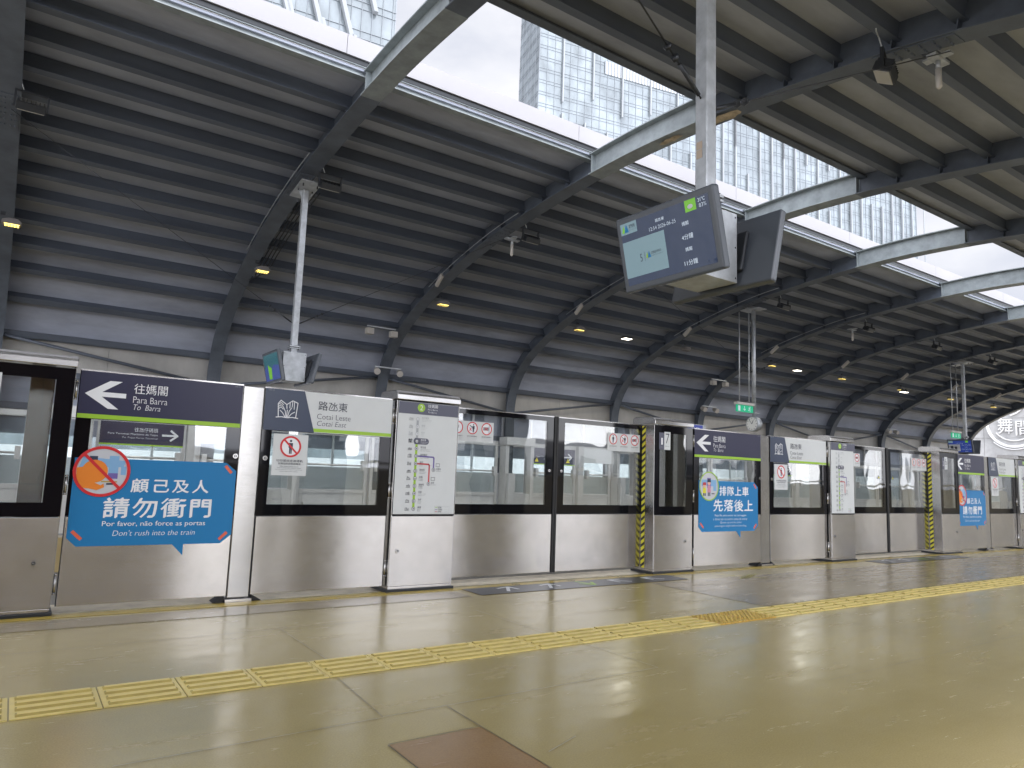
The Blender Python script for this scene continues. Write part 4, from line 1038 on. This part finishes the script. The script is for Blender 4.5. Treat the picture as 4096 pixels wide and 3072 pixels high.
def led_lamp(x, y, z, label):
    t = thing('led_lamp', label, 'lamp', (x, y, z), group='bright LED lamps between the ribs')
    mb = MB(); mb.box(-.14, .14, -.10, .10, .0, .05, DARKM); mb.build('housing', t, bevel=.006)
    mb = MB(); mb.box(-.13, .13, -.09, .09, -.012, -.001, LAMPW); mb.build('lens', t)
    l = bpy.data.lights.new('led_light', 'AREA'); l.energy = 18; l.size = .2; l.color = (1, .93, .8); lo = bpy.data.objects.new('led_light', l); C.objects.link(lo); lo.parent = t; lo.location = (0, 0, -.03)
led_lamp(14.3, 15.0, 4.95, 'bright white LED lamp between the third and fourth ribs'); led_lamp(22.6, 15.0, 4.95, 'bright white LED lamp right of the clock pole')
for x, k in ((28.9, 0),):
    t = thing('bell_lamp', 'pair of small lit bell lamps between the far exit sign rods', 'lamp', (29.0, 14.5, 4.75))
    for dx in (-.12, .12):
        mb = MB(); mb.tube([(dx, 0, .12), (dx, 0, .06), (dx, 0, 0)], [.03, .06, .12], DARKM, 14); mb.build('shade', t)
        mb = MB(); mb.tube([(dx, 0, -.002), (dx, 0, -.012)], .10, LAMPW, 14); mb.build('bulb', t)
def speaker_pair(x, y, z, label, boxy=False):
    t = thing('speaker_pair', label, 'speaker', (x, y, z), group='beige speaker pairs on the ribs')
    mb = MB(); mb.box(-.42, .34, -.02, .02, .13, .16, GALVP); mb.build('bar', t)
    for dx in (-.36, .28):
        mb = MB()
        if boxy: mb.box(dx-.09, dx+.09, -.10, .06, -.06, .09, BEIGE); 
        else: mb.tube([(dx+.05, .10, .08), (dx-.02, -.12, .0)], [.07, .085], BEIGE, 16)
        mb.build('speaker', t, bevel=.008)
    return t
speaker_pair(7.85, 17.1, 3.42, 'beige round speaker pair on the rib above the largest route map')
speaker_pair(7.25, 16.3, 4.28, 'beige boxes beside the rib above the largest route map', True)
speaker_pair(20.45, 17.1, 3.45, 'beige round speaker pair on the rib left of the exit sign')
speaker_pair(20.0, 16.3, 4.3, 'small beige boxes beside the rib left of the exit sign', True)
speaker_pair(33.05, 17.1, 3.45, 'far small speaker pair on a rib left of the far exit sign')
# conduits hugging the first rib
t = thing('conduit_run', 'black conduits curving down beside the rib left of the hanging pole', 'conduit', (3.65, 12, 0))
for i in range(4):
    mb = MB(); pts = [(.22+.07*i, p[0]-12, p[1]) for p in side_pts(1, .04+.0*i, 4.4, 7.6-.1*i, 16)]
    pts += [(pts[-1][0]-.03, pts[-1][1]+.05, pts[-1][2]-.12), (pts[-1][0]-.12, pts[-1][1]+.1, pts[-1][2]-.16)]
    mb.tube(pts, .012, DARKM, 6); mb.build('conduit', t)
for X, nm in ((3.65, 'thin pale cable along the first rib right of the left edge'), (7.85, 'thin pale cable along the second full rib'), (12.05, 'thin pale cable along the third full rib'), (16.25, 'thin pale cable along the rib behind the clock pole'), (20.45, 'thin pale cable along the rib right of the clock')):
    mb = MB(); pts = [(X-.15, p[0], p[1]) for p in side_pts(1, .10, 3.3, 7.0, 30)]; mb.tube(pts, .010, GALVP, 6)
    tag(mb.build('rib_cable'), nm, 'cable', 'cables along the ribs')

# ------------------------------------------------------------------ city beyond
TGL = mat('tower_glass', (.18, .205, .22), .2, metal=.25, noise_amt=.34, nscale=.22, stretch=(1, 1, .5))
TML = mat('tower_mullion', (.20, .22, .24), .5); TFN = mat('tower_fin', (.24, .255, .27), .7); TLV = mat('tower_louvre', (.34, .35, .36), .7)
def tower(name, label, A, B, depth, z1, floor_h, bay, fins, louv=None, slant=0., mullw=.085):
    """front face from A to B (ground points), going back by depth"""
    A = Vector((*A, 0)); B = Vector((*B, 0)); u_ = (B-A).normalized(); back = Vector((-u_.y, u_.x, 0)); L = (B-A).length
    t = thing(name, label, 'tower', A); M = Matrix((u_, back, Vector((0,0,1)))).transposed().to_4x4()
    mb = MB(); mb.box(0, L, 0, depth, 0, z1, TGL, M); mb.build('glazed_body', t)
    mb = MB(); z = 30.
    while z < z1:
        for dz, tw in ((0, mullw), (floor_h*.25, mullw)):
            mb.box(-.15, L+.15, -.12, -.01, z+dz, z+dz+tw, TML, M); mb.box(-.12, -.01, -.10, depth, z+dz, z+dz+tw, TML, M); mb.box(L+.01, L+.12, -.10, depth, z+dz, z+dz+tw, TML, M)
        z += floor_h
    x = 0
    while x <= L+.01: mb.box(x-mullw*.5, x+mullw*.5, -.16, -.011, 30, z1, TML, M); x += bay
    y = 0
    while y <= depth: mb.box(-.16, -.011, y-.06, y+.06, 30, z1, TML, M); mb.box(L+.011, L+.16, y-.06, y+.06, 30, z1, TML, M); y += bay
    mb.build('curtain_grid', t)
    mb = MB()
    for (fx, za, zb_) in fins:
        if slant:
            mb.prism([(fx, za), (fx+.6, za), (fx+.6+slant*(zb_-za), zb_), (fx+slant*(zb_-za), zb_)], 'y', -1.0, -.17, TFN, M)
        else: mb.box(fx-.2, fx+.2, -.8, -.17, za, zb_, TFN, M)
    mb.build('fins', t)
    if louv:
        mb = MB(); x0, x1, za, zb_ = louv; mb.box(x0, x1, -.25, -.17, za, zb_, TLV, M)
        x = x0
        while x < x1: mb.box(x, x+.25, -.42, -.26, za, zb_, TML, M); x += 1.05
        mb.build('louvre_band', t)
    return t
# right tower: 149 m facade, corner at (110.9,153.5)
fins = []; rnd = random.Random(3)
bay = 2.45
for i in range(61):
    x = i*bay
    if i in (3, 7, 11, 15, 19, 23): fins.append((x, 103-.0*i + (6 if i in (7, 15) else 3), 160)) if i <= 19 else fins.append((x, 98, 150))
    if i >= 3 and i < 24 and i % 3 == 0: fins.append((x, 80, 99+ (i % 4)*1.2))
    if i >= 24 and i % 2 == 0: fins.append((x, 78+(i-20)*.0, 92+rnd.choice([0, 6, 14, 30, 48])))
    if i >= 24 and i % 4 == 0: fins.append((x, 106, 150))
tower('glass_tower', 'wide pale glass tower filling the roof slit', (110.9, 153.5), (257.4, 122.5), 14.5, 172, 3.5, bay, fins, louv=(21, 61, 118.3, 122.3))
fl = []
for i in range(22):
    for j in range(4):
        za = 50+j*14+(i*5 % 11); fx = 6+i*2.25
        if fx < 52: fl.append((fx, za, za+9.5))
tower('finned_tower', 'tower with slanting grey fins above the roof edge at upper left', (-15, 96), (39, 90), 20, 110, 4.4, 1.5, fl, slant=-.30, mullw=.06)
# low mast on the tower side
mb = MB(); mb.tube([(262, 122, 0), (262, 122, 121)], .18, TML, 6); mb.tube([(262, 122, 117), (260.8, 122, 119)], .12, TML, 5); mb.tube([(262, 122, 117), (263.2, 122, 119)], .12, TML, 5)
tag(mb.build('antenna_mast'), 'thin forked mast beside the right edge of the glass tower', 'mast')
# stone-clad building at the far end with relief characters
t = thing('stone_building', 'grey stone-clad building with a round relief emblem past the far end', 'building', (62, 0, 0))
mb = MB(); y = -14
z = -7
while z < 9:
    y = -20
    while y < 44:
        mb.box(0, 1, y+.015, y+2.985, z+.015, z+1.485, STONE); y += 3
    z += 1.5
mb.build('cladding', t)
mb = MB(); mb.box(.05, 12, -20, 44, -7, 9.4, CONC); mb.build('core', t)
REL = mat('relief_white', (.66, .66, .66), .6)
# the emblem sits where the view past the last rib meets the wall
a = Art((-.05, 22.9, 6.15), (0,-1,0), (0,0,1), (-1,0,0), .04)
a.ring(0, 0, 1.72, 1.90, REL, 1, 56, a0=R(140), a1=R(400)); a.ring(0, -.05, 1.93, 2.0, REL, 1, 30, a0=R(225), a1=R(330)); a.ring(0, .1, 1.42, 1.50, REL, 1, 40, a0=R(215), a1=R(335))
a.text('舞', -1.08, -.82, -.10, .38, REL, 1, bold=.04); a.text('間', .12, -.98, 1.10, .10, REL, 1, bold=.04); a.text('夕', -.30, .50, .75, 1.5, REL, 1, bold=.04)
o = a.build('relief_emblem', t); so = o.modifiers.new('depth', 'SOLIDIFY'); so.thickness = .12; so.offset = 0
# low buildings outside, behind both side walls (seen in the panes)
for (x, y, w_, d_, h_, lb) in ((-14, -38, 30, 12, 1.6, 'pale low building outside behind the near wall, mirrored in the glass'), (22, -42, 34, 12, 3.4, 'taller pale building outside behind the near wall'), (-20, 46, 46, 12, 1.5, 'pale low building outside beyond the far wall'), (30, 50, 50, 12, 2.2, 'second pale building outside beyond the far wall')):
    t = thing('city_block', lb, 'building', (x, y, -7))
    mb = MB(); mb.box(0, w_, 0, d_, 0, h_+7, WHITE); mb.build('wall', t)
    mb = MB(); zz = 1.5
    yy0, yy1 = (d_+.01, d_+.12) if y < 0 else (-.12, -.01)
    while zz < h_+5:
        xx = 1
        while xx < w_-2: mb.box(xx, xx+1.6, yy0, yy1, zz, zz+1.7, TGL); xx += 2.4
        zz += 3
    mb.build('windows', t)

# near side of the platform, behind the camera (mirrored in the steel and glass)
TILE = mat('brown_tile', (.13, .065, .045), .3, noise_amt=.15, nscale=3); ADDCOL = mat('added_column_dark', (.05, .05, .055), .4, noise_amt=.1)
t = thing('lift_block', 'brown tiled lift block behind the camera, mirrored in the left panels', 'lift block', (-7.5, -1.35, 0))
mb = MB(); x = 0
while x < 9.4:
    z = 0
    while z < 3.0: mb.box(x+.006, x+.594, .0, .8, z+.006, z+.594, TILE); z += .6
    x += .6
mb.build('tile_cladding', t)
mb = MB(); mb.box(.003, 9.59, .01, .79, 0, 3.0, DARKM); mb.build('core', t)
for i, X in enumerate((4.3, 8.2, 12.5, 16.7, 20.9)):  # columns added out of view to put dark bands into the steel reflections
    mb = MB(); mb.box(X-.38, X+.38, -1.6, -1.1, 0, 4.2, ADDCOL)
    tag(mb.build('added_column', bevel=.02), '{} added dark column behind the camera, banding the steel reflections'.format(ORD[i]), 'column', 'added dark columns along the near side')
